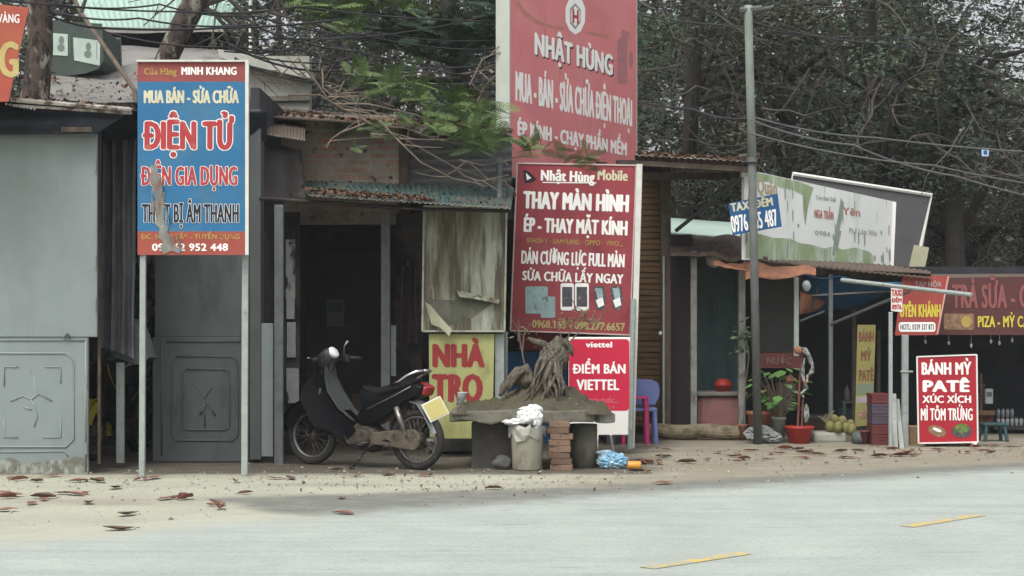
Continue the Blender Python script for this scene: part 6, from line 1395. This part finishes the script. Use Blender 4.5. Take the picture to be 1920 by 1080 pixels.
LV = [(22, 898), (38, 900), (5, 925), (25, 930), (118, 926), (140, 928), (160, 926), (215, 916), (165, 944), (15, 934), (237, 966), (222, 994), (330, 934), (348, 936), (310, 936), (415, 947), (395, 948), (405, 944), (460, 926), (442, 904), (150, 903), (182, 904), (100, 893), (545, 898), (515, 898), (640, 934), (645, 964), (925, 917), (728, 890), (668, 893), (800, 892), (630, 882), (1195, 885), (1215, 886), (1245, 907), (1235, 870), (290, 897), (275, 899), (8, 958), (60, 945)]
def drop(px, py, big=1.0):
    o = bpy.data.objects.new('fallen_leaf', rs.choice(protos)); COL.objects.link(o); o.location = G(px, py, .006); o.rotation_euler = (rs.uniform(-.06, .06), rs.uniform(-.06, .06), rs.uniform(0, 6.28))
    s_ = rs.uniform(.8, 1.25) * big; o.scale = (s_, s_, s_); tag(o, 'curled dry brown leaf fallen on the ground in front of the shops', 'leaf', 'fallen leaves')
for px, py in LV: drop(px, py, 1.1)
for i in range(52):
    px = rs.uniform(1190, 1915); py = 872 - (px - 1190) * .032 - abs(rs.gauss(0, 1)) * 9
    if py > 836: drop(px, py)
for i in range(5): drop(rs.uniform(0, 480), rs.uniform(895, 955))
def litter(name, lab, n, place, size, mat=l_dry):
    r2 = random.Random(len(lab)); mb = MB()
    for i in range(n):
        p = place(r2)
        if p is None: continue
        a = Vector((r2.gauss(0, 1), r2.gauss(0, 1), r2.gauss(0, .45))).normalized() * size * r2.uniform(.5, 1.3); b = a.cross(Vector((r2.gauss(0, .4), r2.gauss(0, .4), 1))).normalized() * a.length * .45; k = Vector((0, 0, size * .3))
        mb.add([p - a, p - b + k, p + a + k * .5, p + b + k], [[0, 1, 3], [1, 2, 3]])
    mb.solo(name, mat, lab, 'leaf litter', kind='stuff')
def pl_ground(r):
    px = r.uniform(480, 1990); py = r.gauss(0, 1)
    y = 902 + py * 13 if px < 1180 else 862 - (px - 1180) * .035 + py * 12
    return G(px, max(y, 836), .012)
litter('leaf_litter', 'scattered small dry leaves and bits along the dusty pavement edge', 300, pl_ground, .024, ML('small_brown_litter', [(.12, .085, .06), (.08, .06, .045), (.16, .12, .08), (.10, .06, .045)]))
def on(a, b, c, d, lo=0.0, hi=1.0, lift=.02):
    def f(r):
        u, v = r.random(), lo + (hi - lo) * r.random() ** 1.6; return (a.lerp(b, u)).lerp(d.lerp(c, u), v) + Vector((0, 0, lift))
    return f
litter('leaf_litter', 'brown dry leaves lying thick along the front of the green awning', 620, on(la, la.lerp(lb, .62), P(760, 352, 19.9), P(560, 338, 19.9), 0, .35), .035)
litter('leaf_litter', 'dry leaves scattered over the rest of the green awning', 200, on(la, lb, P(964, 352, 19.9), P(560, 338, 19.9), 0, .9), .03)
litter('leaf_litter', 'rusty dry leaves along the upper shed roof edge', 700, on(ua, ub, ub + Vector((0, 3.4, .50)), ua + Vector((0, 3.4, .50)), 0, .5), .045)
litter('leaf_litter', 'orange brown dry leaves along the kiosk roof edge', 420, on(ka, kb, kb + Vector((.25, 2.6, .1)), ka + Vector((.25, 3.2, .1)), 0, .4, .03), .042)
litter('leaf_litter', 'dry leaves caught along the left shop gutter', 160, on(ra.lerp(rb, .62), rb, rc, ra.lerp(rb, .62) + Vector((0, 4, .3)), 0, .2), .04)
litter('leaf_litter', 'dry leaves lying on the grey cement roof', 220, on(P(60, 196, 22.5), P(462, 196, 23.6), P(424, 92, 28), P(60, 84, 28), .0, .5, .06), .05)

# ================================================================== DIM GOODS INSIDE THE STALLS
def small(name, label, cat, x0, y0, x1, y1, Y, dep, mat, mat2, kind='box', group=None):
    """a piece of stock with a body and a lid or mouth"""
    t = thing(name, label, cat, P((x0 + x1) / 2, y1, Y), 0, group); mb = MB()
    if kind == 'box':
        mb.pbox(x0, y0, x1, y1, Y, dep); mb.part('body', mat, t, bevel=.008); mb = MB(); mb.pbox(x0 - 1, y0 - 3, x1 + 1, y0 + 2, Y - .01, dep + .02); mb.part('lid', mat2, t, bevel=.004)
    else:
        c = P((x0 + x1) / 2, y1, Y); r = (x1 - x0) / 2 / F * Y; h = (y1 - y0) / F * Y
        mb.lathe((c.x, c.y + r, c.z), [(0, 0), (r * .85, 0), (r, h * .12), (r, h * .7), (r * .45, h * .9), (r * .4, h), (0, h)], 16); mb.part('body', mat, t, smooth=True)
        mb = MB(); mb.lathe((c.x, c.y + r, c.z + h), [(0, .03), (r * .45, .03), (r * .46, -.005)], 12); mb.part('cap', mat2, t)
    return t
m_g1 = M('dim_teal_goods', (.05, .09, .095), .6, .2, 6); m_g2 = M('dim_brown_goods', (.12, .085, .06), .7, .2, 6); m_g3 = M('dim_pale_goods', (.18, .185, .17), .6, .2, 6); m_g4 = M('dim_red_goods', (.13, .04, .035), .6, .2, 6)
small('storage_box', 'dim brown box on the awning stall floor behind the thin dark post', 'box', 1512, 782, 1546, 822, 23.4, .4, m_g2, m_g3)
small('storage_box', 'dim teal box standing behind the coconuts beside the yellow banner', 'box', 1572, 770, 1602, 820, 23.4, .4, m_g1, m_g1)
small('water_bottle', 'pale water bottle on the small shelf left of the yellow banner', 'bottle', 1584, 724, 1594, 752, 22.9, .1, m_g3, m_g1, 'bottle')
small('water_bottle', 'brown bottle on the small shelf next to the yellow banner edge', 'bottle', 1597, 728, 1606, 752, 22.9, .1, m_g2, m_g4, 'bottle')
small('storage_box', 'dull red box on the cafe shelf under the pale paper box', 'box', 1838, 778, 1862, 800, 22.75, .25, m_g4, m_g2)
small('storage_box', 'low brown box on the upper cafe shelf', 'box', 1840, 722, 1847, 738, 22.8, .2, m_g2, m_g2)
small('storage_tin', 'dark teal tin at the far end of the cafe counter', 'tin', 1932, 770, 1956, 800, 22.9, .2, m_g1, m_g3, 'bottle')
small('storage_box', 'pale box under the dull red counter of the awning stall', 'box', 1462, 722, 1492, 770, 22.6, .3, m_g3, m_g3)
small('storage_box', 'brown box half hidden by the plant under the dull red counter', 'box', 1432, 730, 1458, 800, 22.7, .3, m_g2, m_g4)
small('storage_box', 'dark wooden chest at the back of the shed room behind the motorbike', 'chest', 660, 742, 735, 842, 21.4, .5, m_g2, m_g2)
t = thing('wall_calendar', 'faint paper calendar hanging on the back door of the dark shed room', 'calendar', P(628, 612, 22.1)); pl = facing(628, 590, 22.12)
mb = MB(); panel(mb, pl, [(612, 562), (646, 562), (645, 612), (612, 612)], .01); mb.part('paper', M('dim_paper', (.14, .14, .135), .8, .1), t)
mb = MB(); patch(mb, pl, [(616, 566), (642, 566), (642, 586), (616, 586)], .003); mb.part('picture_print', m_g1, t)
t = thing('hanging_coat', 'dark jacket hanging on the inner wall of the shed room beside the mossy board', 'jacket', P(765, 640, 19.8)); mb = MB()
mb.sheet(P(746, 640, 19.78), P(784, 646, 19.78), P(780, 500, 19.82), P(752, 498, 19.82), 2.5, .025, .03, nu=24, nv=10, wob=.05, seed=14); mb.part('jacket_body', M('dark_plum_cloth', (.06, .045, .055), .9, .25, 6), t, smooth=True)
mb = MB(); mb.tube([P(765, 498, 19.8), P(765, 488, 19.82)], .008, 5); mb.part('hook', m_postdk, t)
t = thing('awning_rope', 'slack pale rope tied from the kiosk roof corner to the orange awning', 'rope', P(1395, 500, 21)); mb = MB(); mb.tube([P(1408, 312, 20.5), P(1400, 420, 20.8), P(1397, 492, 21.1)], .006, 5); mb.part('strand', m_twig, t)
mb = MB(); mb.blob(P(1397, 492, 21.08), (.02, .02, .025), 1, .2, nu=8, nv=6); mb.part('knot', m_twig, t)

# ================================================================== GRIT ON THE VERGE
mb = MB(); rs = random.Random(303)
for i in range(1500):
    px = rs.uniform(-20, 1940); q = rs.random()
    if q < .45: py = (905 if px < 1180 else 872 - (px - 1180) * .030) + rs.gauss(0, 9)
    elif q < .8: py = 888 - max(0, px - 1100) * .05 + rs.gauss(0, 8)
    else: py = rs.uniform(900, 985) if px < 520 else 940 - (px - 520) * .05 + rs.gauss(0, 12)
    if py < 836: continue
    p = G(px, py, .004); r_ = rs.choice((.005, .006, .008, .008, .010, .018)) * rs.uniform(.7, 1.3); a = rs.uniform(0, 6.28)
    c_, s_ = math.cos(a) * r_, math.sin(a) * r_; mb.add([p + Vector((c_, s_, 0)), p + Vector((-s_, c_ * .8, 0)), p + Vector((-c_, -s_, 0)), p + Vector((s_ * .9, -c_, 0)), p + Vector((0, 0, r_ * .9))], [[0, 1, 4], [1, 2, 4], [2, 3, 4], [3, 0, 4]])
mb.solo('gravel', ML('mixed_grit', [(.20, .18, .14), (.27, .25, .20), (.36, .35, .29), (.22, .19, .145), (.15, .125, .10)]), 'loose grit and small stones scattered along the dusty verge', 'gravel', kind='stuff')

# ================================================================== HAZE BOX ADDED TO LIFT THE DARK FOLIAGE
hz_m = bpy.data.materials.new('pale_haze'); hz_m.use_nodes = True; nt = hz_m.node_tree
for n_ in list(nt.nodes):
    if n_.type == 'BSDF_PRINCIPLED': nt.nodes.remove(n_)
pv = nt.nodes.new('ShaderNodeVolumePrincipled'); pv.inputs['Color'].default_value = (.93, .96, .97, 1); pv.inputs['Density'].default_value = .0008
nt.links.new(pv.outputs[0], [n_ for n_ in nt.nodes if n_.type == 'OUTPUT_MATERIAL'][0].inputs['Volume'])
mb = MB(); mb.box((-70, -40, -1.2), (120, 130, 18)); mb.solo('haze', hz_m, 'thin pale haze box added to lift the dark foliage', 'haze', kind='stuff')
